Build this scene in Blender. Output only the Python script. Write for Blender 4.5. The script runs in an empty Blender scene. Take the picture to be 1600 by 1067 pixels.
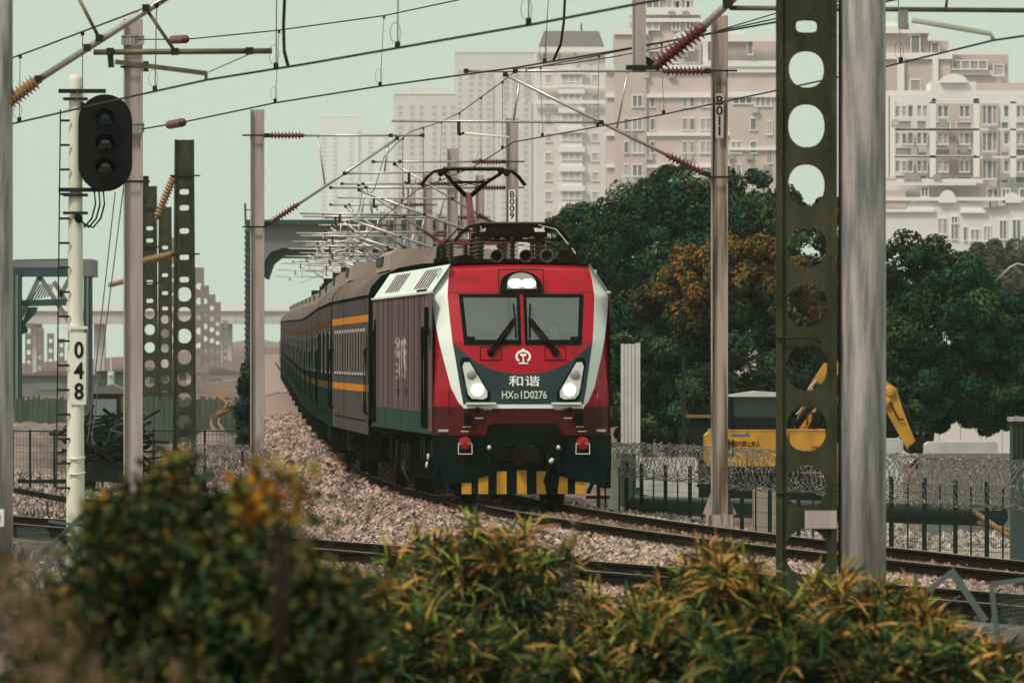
import bpy, bmesh, math, random
import numpy as np
from mathutils import Vector, Matrix

random.seed(11)
rng = np.random.default_rng(11)
sc = bpy.context.scene
col = sc.collection
# ------------------------------------------------------------------ camera
F, HZ, CH = 15700.0, 560.0, 2.55          # focal length in photo pixels, horizon row, eye height over the rails
cam_d = bpy.data.cameras.new('camera'); cam = bpy.data.objects.new('camera', cam_d); col.objects.link(cam)
cam.location = (0, 0, CH); cam.rotation_euler = (math.radians(90), 0, 0)
cam_d.sensor_fit = 'HORIZONTAL'; cam_d.sensor_width = 36; cam_d.lens = F / 1600 * 36
cam_d.shift_y = (HZ - 533.5) / 1600
cam_d.clip_start = 1.0; cam_d.clip_end = 20000
cam_d.dof.use_dof = True; cam_d.dof.focus_distance = 178; cam_d.dof.aperture_fstop = 11
sc.camera = cam
# ------------------------------------------------------------------ sky, sun, exposure
SUN_EL, SUN_AZ = math.radians(54), math.radians(226)     # azimuth from +Y clockwise: behind the camera, to the left
w = bpy.data.worlds.new('World'); sc.world = w; w.use_nodes = True
nt = w.node_tree; bg = nt.nodes['Background']
sky = nt.nodes.new('ShaderNodeTexSky'); sky.sky_type = 'NISHITA'; sky.sun_disc = False
sky.sun_elevation = SUN_EL; sky.sun_rotation = SUN_AZ; sky.dust_density = 4; sky.air_density = 1.2
mixn = nt.nodes.new('ShaderNodeMix'); mixn.data_type = 'RGBA'; mixn.inputs[0].default_value = 0.93
mixn.inputs[7].default_value = (7.9, 9.4, 8.4, 1)         # an even overcast veil over the blue
tcw = nt.nodes.new('ShaderNodeTexCoord'); nzw = nt.nodes.new('ShaderNodeTexNoise'); nzw.inputs['Scale'].default_value = 9; nzw.inputs['Detail'].default_value = 3
cmx = nt.nodes.new('ShaderNodeMix'); cmx.data_type = 'RGBA'; cmx.inputs[6].default_value = (6.8, 8.6, 7.1, 1); cmx.inputs[7].default_value = (7.4, 9.2, 7.7, 1)   # soft unevenness of the cloud layer
nt.links.new(tcw.outputs['Generated'], nzw.inputs['Vector']); nt.links.new(nzw.outputs[0], cmx.inputs[0]); nt.links.new(cmx.outputs[2], mixn.inputs[7])
nt.links.new(sky.outputs[0], mixn.inputs[6]); nt.links.new(mixn.outputs[2], bg.inputs[0])
bg.inputs[1].default_value = 0.09
sun_d = bpy.data.lights.new('sun', 'SUN'); sun_d.energy = 2.9; sun_d.angle = math.radians(11); sun_d.color = (1, .9, .8)
sun = bpy.data.objects.new('sun', sun_d); col.objects.link(sun)
sdir = Vector((math.sin(SUN_AZ) * math.cos(SUN_EL), math.cos(SUN_AZ) * math.cos(SUN_EL), math.sin(SUN_EL)))
sun.rotation_euler = sdir.to_track_quat('Z', 'Y').to_euler(); sun.location = (0, -20, 60)
sc.view_settings.view_transform = 'Standard'; sc.view_settings.look = 'None'
sc.view_settings.exposure = 0.0; sc.view_settings.gamma = 1
sc.cycles.use_denoising = True
sc.cycles.max_bounces = 6; sc.cycles.diffuse_bounces = 3; sc.cycles.glossy_bounces = 3
sc.cycles.transparent_max_bounces = 12; sc.cycles.volume_bounces = 0
sc.cycles.caustics_reflective = False; sc.cycles.caustics_refractive = False

def at(px, py, Y):
    """a point of the place: photo column and row taken at the real distance Y"""
    return Vector(((px - 800) / F * Y, Y, CH - (py - HZ) / F * Y))

# ------------------------------------------------------------------ materials
def L(r, g, b):
    f = lambda c: c / 12.92 if c <= .04045 else ((c + .055) / 1.055) ** 2.4
    return (f(r / 255), f(g / 255), f(b / 255))

MATS = {}
def mat(name, c, rough=.6, metal=0., c2=None, scale=3., detail=4., stretch=(1, 1, 1), bump=0., bscale=None, emit=None, spec=.5,
        attr=False, lo=.35, hi=.65, alpha=None, trans=0.):
    """principled paint / stone / metal with a noise-driven second colour and fine relief"""
    m = bpy.data.materials.new(name); m.use_nodes = True; n = m.node_tree; p = n.nodes['Principled BSDF']
    if max(c) < .11 and rough > .3 and spec == .5: spec = .16
    p.inputs['Base Color'].default_value = (*c, 1); p.inputs['Roughness'].default_value = rough
    p.inputs['Metallic'].default_value = metal; p.inputs['Specular IOR Level'].default_value = spec
    tc = n.nodes.new('ShaderNodeTexCoord'); mp = n.nodes.new('ShaderNodeMapping'); mp.inputs['Scale'].default_value = stretch
    n.links.new(tc.outputs['Object'], mp.inputs[0])
    if attr:
        a = n.nodes.new('ShaderNodeAttribute'); a.attribute_name = 'Col'; n.links.new(a.outputs[0], p.inputs[0])
    elif c2 is not None:
        t = n.nodes.new('ShaderNodeTexNoise'); t.inputs['Scale'].default_value = scale; t.inputs['Detail'].default_value = detail
        n.links.new(mp.outputs[0], t.inputs['Vector'])
        r = n.nodes.new('ShaderNodeMapRange'); r.inputs[1].default_value = lo; r.inputs[2].default_value = hi
        n.links.new(t.outputs[0], r.inputs[0])
        x = n.nodes.new('ShaderNodeMix'); x.data_type = 'RGBA'
        x.inputs[6].default_value = (*c, 1); x.inputs[7].default_value = (*c2, 1)
        n.links.new(r.outputs[0], x.inputs[0]); n.links.new(x.outputs[2], p.inputs[0])
    if bump:
        t2 = n.nodes.new('ShaderNodeTexNoise'); t2.inputs['Scale'].default_value = bscale or scale * 4; t2.inputs['Detail'].default_value = 5
        n.links.new(mp.outputs[0], t2.inputs['Vector'])
        b = n.nodes.new('ShaderNodeBump'); b.inputs['Strength'].default_value = bump; b.inputs['Distance'].default_value = .05
        n.links.new(t2.outputs[0], b.inputs['Height']); n.links.new(b.outputs[0], p.inputs['Normal'])
    if emit:
        p.inputs['Emission Color'].default_value = (*emit[0], 1); p.inputs['Emission Strength'].default_value = emit[1]
    if trans: p.inputs['Transmission Weight'].default_value = trans
    if alpha is not None: p.inputs['Alpha'].default_value = alpha
    MATS[name] = m
    return m

mat('ballast', (.20, .15, .13), .9, 0, (.08, .06, .055), 2.2, 8, bump=.8, bscale=14)
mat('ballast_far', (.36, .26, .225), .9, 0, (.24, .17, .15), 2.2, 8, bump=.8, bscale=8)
mat('stones', (.3, .25, .23), .88, attr=True)
mat('yard_ground', (.25, .165, .14), .95, 0, (.11, .08, .07), .35, 8, bump=.7, bscale=2.5)
mat('concrete_pad', (.42, .36, .29), .9, 0, (.30, .26, .22), .6, 6)
mat('rail_side', (.012, .010, .008), .75, .1, (.032, .019, .013), 6)
mat('rail_head', (.35, .29, .24), .42, .8)
mat('sleeper', (.30, .26, .23), .9, 0, (.2, .17, .15), 4)
mat('clip_steel', (.10, .09, .08), .6, .5)
mat('galv', (.44, .385, .375), .5, .0, (.15, .155, .155), 4.5, 9, (2.2, 2.2, .22), bump=.35, spec=.2, lo=.38, hi=.66)  # upright streaks: zinc wear, with a bright highlight worked into the colour
mat('mast_paint', (.47, .385, .37), .62, .1, (.36, .28, .26), 2.0, 6, (4, 4, .4), bump=.1)
mat('mast_rust', (.42, .325, .28), .7, .0, (.11, .07, .04), 1.6, 8, (5, 5, .3), lo=.45, hi=.62)
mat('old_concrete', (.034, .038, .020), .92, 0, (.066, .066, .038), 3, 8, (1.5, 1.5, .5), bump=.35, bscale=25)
mat('far_concrete', (.22, .185, .175), .92, 0, (.30, .25, .24), 3, 6)  # paler than the dark masts, distance haze put into the colour
mat('tube_bright', (.52, .50, .48), .38, .6, (.40, .37, .34), 4, 4, (6, 6, 1))
mat('tube_olive', (.17, .14, .07), .55, .5, (.10, .08, .05), 6)
mat('wire', (.014, .011, .008), .65, .2)
mat('dropper', (.16, .11, .10), .6, .5)
mat('ins_red', (.14, .022, .014), .45, 0, (.09, .015, .01), 9)
mat('ins_brown', (.33, .20, .08), .4, 0, (.22, .12, .05), 12)
mat('ins_dark', (.09, .065, .04), .35)
mat('white_paint', (.78, .76, .66), .7, 0, (.60, .55, .44), 1.4, 7, (3, 3, .35), bump=.1)
mat('black_paint', (.003, .005, .004), .6)
mat('black_print', (.012, .010, .010), .7)
mat('lens', (.008, .02, .018), .08, spec=.8)
mat('lens_lit', (.004, .016, .013), .12, emit=((.1, .55, .42), .006))
mat('dark_steel', (.014, .020, .017), .65, .2, (.03, .032, .026), 5)
mat('loco_red', (.37, .004, .015), .30, 0, (.15, .012, .014), 1.1, 9, (3.5, 3.5, .5), spec=.22, lo=.46, hi=.86)
mat('loco_darkred', (.10, .008, .007), .45, 0, (.045, .007, .005), 1.6, 8, (1, 1, .4))
mat('loco_white', (.76, .80, .74), .4, 0, (.56, .54, .46), 1.5, 9, (.5, 3, .8), lo=.5, hi=.9)
mat('loco_grey', (.028, .046, .050), .4, 0, (.018, .034, .036), 2, 8)
mat('loco_side', (.25, .145, .165), .55, 0, (.075, .05, .062), 1.3, 5, (1, 3.2, .06), bump=.1)
mat('loco_teal', (.055, .095, .085), .55, 0, (.028, .05, .046), 1.5, 5, (1, 3, .1))
mat('loco_skirt', (.003, .010, .008), .6, 0, (.007, .015, .012), 3, 8)
mat('loco_under', (.004, .007, .005), .8, 0, (.010, .011, .008), 4)
mat('loco_roof', (.10, .085, .075), .8, 0, (.06, .05, .045), 2)
mat('rubber', (.004, .010, .008), .65)
mat('gear_dark', (.009, .007, .005), .6, .0, (.020, .013, .009), 6)
mat('gear_red', (.16, .02, .025), .5)
mat('print_white', (.80, .80, .76), .6)
mat('print_cream', (.74, .70, .58), .6)
mat('yellow_stripe', (.70, .33, .012), .5, 0, (.55, .24, .01), 4)
mat('lamp_red', (.45, .012, .015), .2)
mat('lamp_housing', (.60, .60, .56), .3, .2)
mat('lamp_on', (1, 1, .9), .3, emit=((1, .86, .60), 6))
mat('lamp_soft', (.9, .95, .85), .3, emit=((.85, 1, .9), .9))
mat('lamp_off', (.30, .29, .27), .25, .1)
mat('cab_inside', (.62, .56, .54), .9, 0, (.45, .40, .39), 2.5)
mat('cab_seat', (.05, .05, .05), .9)
mat('skin', (.42, .25, .18), .6)
mat('uniform', (.10, .12, .16), .9)
mat('hair', (.012, .010, .010), .7)
mat('coach_grey', (.11, .094, .092), .5, 0, (.065, .058, .056), 1.2, 5, (1, 2, .15))
mat('coach_roof', (.19, .145, .13), .75, 0, (.11, .088, .08), .8, 6, (1, .3, 1))
mat('coach_green', (.008, .020, .015), .5, 0, (.006, .014, .011), 2)
mat('coach_orange', (.62, .24, .035), .5, 0, (.5, .19, .03), 2)
mat('coach_orange_dull', (.13, .065, .026), .5, 0, (.06, .045, .026), 2)
mat('coach_frame', (.46, .38, .36), .5)
mat('coach_lower', (.018, .034, .028), .5, 0, (.010, .022, .018), 1.2, 5, (1, 2, .15))
mat('coach_pane', (.01, .02, .018), .2, spec=.4)
mat('coach_end', (.004, .008, .006), .85)
mat('aircon', (.38, .30, .26), .7, 0, (.30, .23, .20), 1.5)
mat('grille', (.05, .055, .05), .7)
mat('fence_green', (.008, .020, .015), .65)
mat('fence_grey', (.09, .12, .115), .6, .3)
mat('razor_wire', (.16, .135, .12), .6, .2)
mat('razor', (.42, .40, .39), .6, .2)
mat('exc_yellow', (.60, .29, .02), .55, 0, (.26, .13, .025), 2.2, 9, (1, 1, .6), lo=.45, hi=.8)
mat('exc_black', (.006, .010, .009), .55)
mat('exc_glass', (.02, .03, .03), .1, spec=.7)
mat('blue_print', (.05, .12, .30), .6)
mat('hoarding', (.62, .585, .56), .55, 0, (.5, .47, .45), 2)
mat('blue_grey', (.035, .075, .080), .75, 0, (.025, .055, .06), 1, 5)
mat('steel_beam', (.19, .19, .195), .7, 0, (.15, .15, .155), .6)
mat('viaduct', (.60, .55, .53), .9, 0, (.5, .45, .43), .5)
mat('rust_pipe', (.26, .14, .05), .7, 0, (.16, .08, .03), 3)
mat('orange_plastic', (.55, .22, .02), .6)
mat('junk_dark', (.008, .013, .011), .85, 0, (.022, .026, .022), 2)
mat('mound', (.27, .20, .175), .95, 0, (.15, .12, .105), 1.2, 8, bump=.6, bscale=6)
mat('yard_fence', (.11, .13, .11), .8, 0, (.07, .085, .075), 2, 5, (4, 4, .3))
mat('black_pipe', (.012, .018, .016), .4)
mat('bag_white', (.60, .585, .565), .8, 0, (.40, .385, .37), 1.5, 7)
mat('bark', (.06, .045, .035), .9, 0, (.03, .024, .02), 8, bump=.4)
mat('leaf', (.05, .08, .03), .7, attr=True, spec=.08)
mat('facade_white', (.80, .77, .74), .85, 0, (.70, .66, .63), .3, 5)
mat('facade_pink', (.70, .555, .52), .9, 0, (.60, .46, .43), .2, 5)
mat('facade_tan', (.62, .51, .46), .9, 0, (.55, .45, .405), .2, 5)
mat('facade_trim', (.84, .80, .77), .85)
mat('facade_glass', (.19, .21, .205), .4, spec=.3)  # panes lightened, haze of the distance put into the colour
mat('hazed_glass', (.47, .43, .42), .6)  # palest panes, painted haze brings them close to the wall
mat('facade_pale', (.74, .675, .65), .9, 0, (.70, .635, .61), .2)  # wall paint near the sky tone, haze fade put into the colour
mat('facade_curtain', (.36, .325, .305), .6)  # curtained panes, lightened with painted haze
mat('roof_dark', (.15, .13, .13), .85)
mat('lamp_pole', (.33, .33, .32), .5, .4)
mat('plant_box', (.06, .085, .08), .6, .2)

for nm in ('coach_grey', 'coach_green', 'coach_lower', 'coach_orange', 'coach_orange_dull', 'coach_frame', 'coach_pane', 'coach_end', 'coach_roof', 'loco_side', 'loco_teal', 'aircon', 'stones', 'ballast', 'ballast_far', 'yard_ground', 'mound', 'sleeper', 'yard_fence', 'rail_side', 'old_concrete', 'far_concrete', 'concrete_pad', 'loco_under', 'loco_skirt', 'junk_dark', 'gear_dark', 'rubber', 'viaduct'):
    MATS[nm].node_tree.nodes['Principled BSDF'].inputs['Specular IOR Level'].default_value = 0.      # dusty, dead matt
# glass of the cab: dusty, mirrors the pale sky
g = bpy.data.materials.new('cab_glass'); g.use_nodes = True; n = g.node_tree; n.nodes.clear()
out = n.nodes.new('ShaderNodeOutputMaterial'); tr = n.nodes.new('ShaderNodeBsdfTransparent'); tr.inputs[0].default_value = (.9, .9, .9, 1)
gl = n.nodes.new('ShaderNodeBsdfGlossy'); gl.inputs['Roughness'].default_value = .06; gl.inputs[0].default_value = (.86, .84, .85, 1)
df = n.nodes.new('ShaderNodeBsdfDiffuse'); df.inputs[0].default_value = (.46, .43, .43, 1)
m1 = n.nodes.new('ShaderNodeMixShader'); m1.inputs[0].default_value = .20
m2 = n.nodes.new('ShaderNodeMixShader'); m2.inputs[0].default_value = .07
n.links.new(tr.outputs[0], m1.inputs[1]); n.links.new(gl.outputs[0], m1.inputs[2])
n.links.new(m1.outputs[0], m2.inputs[1]); n.links.new(df.outputs[0], m2.inputs[2]); n.links.new(m2.outputs[0], out.inputs[0])
MATS['cab_glass'] = g

# ------------------------------------------------------------------ mesh helpers
class MB:
    def __init__(s): s.v = []; s.f = []; s.sm = []
    def add(s, vs, fs, smooth=False):
        o = len(s.v); s.v.extend([tuple(p) for p in vs]); s.f.extend([tuple(i + o for i in f) for f in fs]); s.sm.extend([smooth] * len(fs)); return s
    def box(s, c, d, rz=0, M=None):
        x, y, z = d[0] / 2, d[1] / 2, d[2] / 2
        vs = [Vector(p) for p in ((-x, -y, -z), (x, -y, -z), (x, y, -z), (-x, y, -z), (-x, -y, z), (x, -y, z), (x, y, z), (-x, y, z))]
        if M is None: M = Matrix.Rotation(rz, 3, 'Z')
        c = Vector(c); vs = [M @ p + c for p in vs]
        return s.add(vs, ((0, 3, 2, 1), (4, 5, 6, 7), (0, 1, 5, 4), (1, 2, 6, 5), (2, 3, 7, 6), (3, 0, 4, 7)))
    def bx(s, x0, x1, y0, y1, z0, z1): return s.box(((x0 + x1) / 2, (y0 + y1) / 2, (z0 + z1) / 2), (x1 - x0, y1 - y0, z1 - z0))
    def bar(s, p, q, a, b=None):
        p, q = Vector(p), Vector(q); d = q - p; l = d.length
        M = d.to_track_quat('Y', 'Z').to_matrix()
        return s.box((p + q) / 2, (a, l, b or a), M=M)
    def tube(s, pts, r, n=8, cap=True, r2=None):
        pts = [Vector(p) for p in pts]; k = len(pts); vs = []; fs = []
        for i, p in enumerate(pts):
            d = (pts[min(i + 1, k - 1)] - pts[max(i - 1, 0)])
            M = d.to_track_quat('Z', 'Y').to_matrix()
            rr = r if r2 is None else r + (r2 - r) * i / max(k - 1, 1)
            for j in range(n):
                a = 2 * math.pi * (j + .5) / n
                vs.append(p + M @ Vector((rr * math.cos(a), rr * math.sin(a), 0)))
        for i in range(k - 1):
            for j in range(n):
                fs.append((i * n + j, i * n + (j + 1) % n, (i + 1) * n + (j + 1) % n, (i + 1) * n + j))
        s.add(vs, fs, True)
        if cap:
            o = len(s.v) - k * n
            s.f.append(tuple(o + j for j in range(n))[::-1]); s.f.append(tuple(o + (k - 1) * n + j for j in range(n))); s.sm += [False, False]
        return s
    def lathe(s, prof, p, q=None, n=16, smooth=True):
        """profile [(radius, height)] turned about the axis from p towards q (default up)"""
        p = Vector(p); d = (Vector(q) - p) if q is not None else Vector((0, 0, 1))
        M = d.to_track_quat('Z', 'Y').to_matrix(); vs = []; fs = []
        for (r, h) in prof:
            for j in range(n):
                a = 2 * math.pi * j / n; vs.append(p + M @ Vector((r * math.cos(a), r * math.sin(a), h)))
        k = len(prof)
        for i in range(k - 1):
            for j in range(n): fs.append((i * n + j, i * n + (j + 1) % n, (i + 1) * n + (j + 1) % n, (i + 1) * n + j))
        fs.append(tuple(range(n))[::-1]); fs.append(tuple((k - 1) * n + j for j in range(n)))
        return s.add(vs, fs, smooth)
    def prism(s, poly, axis, a, b):
        """closed outline extruded along an axis ('x': outline is (y,z); 'y': (x,z); 'z': (x,y))"""
        f = {'x': lambda u, v, t: (t, u, v), 'y': lambda u, v, t: (u, t, v), 'z': lambda u, v, t: (u, v, t)}[axis]
        n = len(poly); vs = [f(u, v, a) for u, v in poly] + [f(u, v, b) for u, v in poly]
        fs = [tuple(range(n)), tuple(range(n, 2 * n))[::-1]] + [(i, i + n, (i + 1) % n + n, (i + 1) % n) for i in range(n)]
        return s.add(vs, fs)
    def build(s, name, m, parent=None, kind=None, recalc=True):
        me = bpy.data.meshes.new(name); me.from_pydata(s.v, [], s.f); me.update()
        me.polygons.foreach_set('use_smooth', s.sm)
        if recalc and len(s.f) < 60000:
            bm = bmesh.new(); bm.from_mesh(me); bmesh.ops.recalc_face_normals(bm, faces=bm.faces); bm.to_mesh(me); bm.free()
        me.materials.append(MATS[m] if isinstance(m, str) else m)
        o = bpy.data.objects.new(name, me); col.objects.link(o)
        if parent: o.parent = parent
        if kind: o['kind'] = kind
        return o

def empty(name, loc=(0, 0, 0), rz=0):
    o = bpy.data.objects.new(name, None); col.objects.link(o); o.location = loc; o.rotation_euler = (0, 0, rz); o.empty_display_size = .3
    return o
def tag(o, label, cat, group=None, kind=None):
    o['label'] = label; o['category'] = cat
    if group: o['group'] = group
    if kind: o['kind'] = kind
    return o
def struct(o, label=None):
    o['kind'] = 'structure'
    if label: o['label'] = label
    return o
def copy_tree(o, parent=None):
    c = o.copy(); col.objects.link(c); c.parent = parent
    for ch in list(o.children): copy_tree(ch, c)
    return c
def one(name, m, parent, fn, *a, **k):
    b = MB(); fn(b, *a, **k); return b.build(name, m, parent)

def np_mesh(name, V, Q, m, parent=None, kind=None, cols=None, smooth=False):
    """big mesh straight from numpy arrays; Q is (n,3) or (n,4); cols one colour per vertex"""
    me = bpy.data.meshes.new(name); k = Q.shape[1]
    me.vertices.add(len(V)); me.vertices.foreach_set('co', np.ascontiguousarray(V, dtype=np.float32).ravel())
    me.loops.add(Q.size); me.loops.foreach_set('vertex_index', np.ascontiguousarray(Q, dtype=np.int32).ravel())
    me.polygons.add(len(Q)); me.polygons.foreach_set('loop_start', np.arange(0, Q.size, k, dtype=np.int32))
    me.polygons.foreach_set('use_smooth', np.full(len(Q), smooth))
    me.update(calc_edges=True); me.validate()
    if cols is not None:
        a = me.color_attributes.new('Col', 'FLOAT_COLOR', 'POINT')
        c4 = np.ones((len(V), 4), np.float32); c4[:, :3] = cols; a.data.foreach_set('color', c4.ravel())
    me.materials.append(MATS[m]); o = bpy.data.objects.new(name, me); col.objects.link(o)
    if parent: o.parent = parent
    if kind: o['kind'] = kind
    return o

def text_mesh(txt, size, sx=1.0, extra=0.):
    """lettering as flat triangles in (u,v), centred; built-in font only"""
    cu = bpy.data.curves.new('lettering', 'FONT'); cu.body = txt; cu.size = size; cu.align_x = 'CENTER'; cu.align_y = 'CENTER'
    cu.resolution_u = 3; cu.offset = extra
    ob = bpy.data.objects.new('lettering', cu); col.objects.link(ob)
    bpy.context.view_layer.update()
    me = ob.evaluated_get(bpy.context.evaluated_depsgraph_get()).to_mesh()
    V = [(v.co.x * sx, v.co.y) for v in me.vertices]; Fc = [tuple(p.vertices) for p in me.polygons]
    bpy.data.objects.remove(ob); bpy.data.curves.remove(cu)
    return V, Fc
def lettering(name, txt, size, fn, m, parent, sx=1.0, extra=0.):
    V, Fc = text_mesh(txt, size, sx, extra)
    b = MB(); b.add([fn(u, v) for u, v in V], Fc)
    return b.build(name, m, parent, recalc=False)

# ------------------------------------------------------------------ the line of the railway
def XC(Y):                      # centre line of the running track
    d = max(0., 250. - Y)
    return -3.28 - .026 * max(0., Y - 250.) + .026 * d + .00012 * d * d + 2.08e-6 * d ** 3
def ZT(Y): return max(0., Y - 320.) * .0034
def X2(Y): return .9 + .25 * (124. - Y)          # diverging track in front
def X3(Y): return X2(Y) - 8.6                    # far end of the yard lead, mostly behind the shrubs
# ================================================================== ground, track beds, tracks
XCv = np.vectorize(XC); ZTv = np.vectorize(ZT)
def sstep(t): t = np.clip(t, 0, 1); return t * t * (3 - 2 * t)
def base_z(x, Y):
    z = -.45 + .95 * (1 - sstep((Y - 18.) / 75.))
    z = z - .62 * sstep((x - XCv(Y) - 3.5) / 1.0) * sstep((Y - 100) / 25.) * (1 - sstep((Y - 420) / 300.))
    return z + .05 * np.sin(x * .9 + Y * .13) * np.sin(Y * .31 + x * .4) + ZTv(Y) * .8 * np.exp(-((x - XCv(Y)) / 14.) ** 2)
def bed1(dx, Y):
    a = np.abs(dx); s = np.where(dx < 0, .30, .5)
    return ZTv(Y) - .19 - np.clip(a - 1.75, 0, 9) * s
def bed2(dx): return -.2 - np.clip(np.abs(dx) - 1.6, 0, 9) * .5
def surf_z(x, Y):
    z = base_z(x, Y)
    z = np.maximum(z, bed1(x - XCv(Y), Y))
    z = np.maximum(z, np.where(Y < 230, bed2(x - (.9 + .25 * (124. - Y))), -9))
    return z

def sheet(name, xs, ys, fz, m):
    Xg, Yg = np.meshgrid(xs, ys); Zg = fz(Xg, Yg); nx, ny = len(xs), len(ys)
    V = np.stack([Xg.ravel(), Yg.ravel(), Zg.ravel()], 1)
    i = np.arange(nx * ny).reshape(ny, nx)
    Q = np.stack([i[:-1, :-1].ravel(), i[:-1, 1:].ravel(), i[1:, 1:].ravel(), i[1:, :-1].ravel()], 1)
    return np_mesh(name, V, Q, m, smooth=True)
xs = np.unique(np.concatenate([np.linspace(-1500, -60, 20), np.linspace(-60, -22, 20), np.linspace(-22, 16, 90), np.linspace(16, 60, 20), np.linspace(60, 1500, 20)]))
ys = np.unique(np.concatenate([np.linspace(-60, 20, 8), np.linspace(20, 330, 200), np.linspace(330, 1000, 60), np.linspace(1000, 6000, 30)]))
struct(sheet('ground', xs, ys, base_z, 'yard_ground'), 'bare pinkish gravel ground of the railway yard')

def bed(name, fx, fz, hw, ys, label, m='ballast'):
    V = []; ds = np.linspace(-hw, hw, 25)
    for Y in ys:
        for d in ds: V.append((fx(Y) + d, Y, float(fz(np.array(d), np.array(float(Y))))))
    n = len(ds); i = np.arange(len(V)).reshape(len(ys), n)
    Q = np.stack([i[:-1, :-1].ravel(), i[:-1, 1:].ravel(), i[1:, 1:].ravel(), i[1:, :-1].ravel()], 1)
    V = np.array(V); V[:, 2] += rng.normal(0, .012, len(V))
    return struct(np_mesh(name, V, Q, m, smooth=True), label)
bed('track_bed', XC, bed1, 4.2, np.arange(96, 306.1, 1.5), 'crushed stone bed under the running track')
bed('track_bed', XC, bed1, 4.2, np.concatenate([np.arange(306, 340, 1.5), np.arange(340, 1300, 12.)]), 'far end of the crushed stone bed beside the last coaches', 'ballast_far')
bed('track_bed', X2, lambda d, Y: bed2(d), 3.2, np.arange(78, 226, 1.5), 'crushed stone bed under the diverging track')

RAILP = [(-.075, -.18), (.075, -.18), (.075, -.166), (.012, -.145), (.012, -.045), (.036, -.03), (.036, -.004), (.028, 0), (-.028, 0), (-.036, -.004), (-.036, -.03), (-.012, -.045), (-.012, -.145), (-.075, -.166)]
def loft_line(b, prof, fx, fz, off, ys):
    n = len(prof); vs = []; fs = []
    for Y in ys:
        sl = (fx(Y + .5) - fx(Y - .5)); c = 1 / math.hypot(1, sl)
        for (u, v) in prof: vs.append((fx(Y) + (off + u) * c, Y + (off + u) * (-sl) * c, fz(Y) + v))
    for i in range(len(ys) - 1):
        for j in range(n): fs.append((i * n + j, i * n + (j + 1) % n, (i + 1) * n + (j + 1) % n, (i + 1) * n + j))
    b.add(vs, fs)
def track(name, fx, fz, ys, label, sl_range):
    t = empty(name, (0, 0, 0)); struct(t, label)
    for s in (-1, 1):
        b = MB(); loft_line(b, RAILP, fx, fz, s * .7535, ys); r = b.build('rail', 'rail_side', t)
        b = MB(); loft_line(b, [(-.024, .001), (.024, .001), (.024, .004), (-.024, .004)], fx, fz, s * .7535, ys); b.build('running_surface', 'rail_head', r)
    me = None; cl = MB()
    for Y in np.arange(sl_range[0], sl_range[1], .6):
        sl = fx(Y + .5) - fx(Y - .5); th = -math.atan(sl)
        if me is None:
            q = MB(); q.prism([(-.14, -.2), (.14, -.2), (.10, 0), (-.10, 0)], 'x', -1.28, 1.28); o = q.build('sleeper', 'sleeper', t); me = o.data
        else:
            o = bpy.data.objects.new('sleeper', me); col.objects.link(o); o.parent = t
        o.location = (fx(Y), Y, fz(Y) - .186); o.rotation_euler = (0, 0, th)
        M = Matrix.Rotation(th, 3, 'Z')
        for s in (-1, 1):
            for k in (-1, 1): cl.box(Vector((fx(Y), Y, fz(Y) - .155)) + M @ Vector((s * .7535 + k * .115, 0, 0)), (.07, .12, .055), M=M)
    cl.build('rail_clips', 'clip_steel', t, kind='stuff')
    return t
track('railway_track', XC, ZT, list(np.arange(96, 330, 2.0)) + list(np.arange(330, 1000, 15.)), 'running track that carries the red locomotive', (106, 176))
track('railway_track', X2, lambda Y: 0., list(np.arange(78, 226, 4.0)), 'diverging track crossing in front of the train', (100, 150))

# loose ballast stones, real geometry
def stones(name, n, ylo, yhi, size, mask):
    Y = rng.uniform(ylo, yhi, n); X = rng.uniform(-.0535, .0535, n) * Y
    z = surf_z(X, Y); keep = mask(X, Y) & (np.abs(np.abs(X - XCv(Y)) - .7535) > .1) & (np.abs(np.abs(X - (.9 + .25 * (124. - Y))) - .78) > .12)
    X, Y, z = X[keep], Y[keep], z[keep]; n = len(X)
    s = size * rng.uniform(.55, 1.35, n)
    base = np.array([(1, 0, 0), (-1, 0, 0), (0, 1, 0), (0, -1, 0), (0, 0, 1), (0, 0, -1)], float)
    T = np.array([(0, 2, 4), (2, 1, 4), (1, 3, 4), (3, 0, 4), (2, 0, 5), (1, 2, 5), (3, 1, 5), (0, 3, 5)])
    V = base[None] * rng.uniform(.5, 1.15, (n, 6, 1)) + rng.normal(0, .22, (n, 6, 3))
    a = rng.uniform(0, 6.28, n); ca, sa = np.cos(a), np.sin(a)
    Vx = V[..., 0] * ca[:, None] - V[..., 1] * sa[:, None]; Vy = V[..., 0] * sa[:, None] + V[..., 1] * ca[:, None]
    V = np.stack([Vx, Vy, V[..., 2] * .8], -1) * s[:, None, None] + np.stack([X, Y, z + s * .25], -1)[:, None, :]
    Q = (T[None] + (np.arange(n) * 6)[:, None, None]).reshape(-1, 3)
    t = rng.beta(1.3, 1.5, n)[:, None]; hue = rng.uniform(0, 1, n)[:, None]
    c = (1 - t) * np.array([(.045, .036, .032)]) + t * np.array([(.63, .455, .39)])
    c = c * (1 - .25 * hue * np.array([(0., .25, .5)]))
    st = ((np.abs(X - XCv(Y)) < 1.0) | (np.abs(X - (.9 + .25 * (124. - Y))) < 1.0))[:, None]      # rust and oil stain between the rails
    c = np.where(st, c * np.array([(.62, .5, .44)]), c)
    return np_mesh(name, V.reshape(-1, 3), Q, 'stones', kind='stuff', cols=np.repeat(c, 6, 0))
pxf = lambda X, Y: 800 + X / Y * F
near = lambda X, Y: (pxf(X, Y) > 425) & (X < XCv(Y) + 4.3)
o = stones('ballast_stones', 95000, 112, 150, .06, near); o['label'] = 'loose pale ballast stones between the two tracks'; o['category'] = 'ballast'
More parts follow.
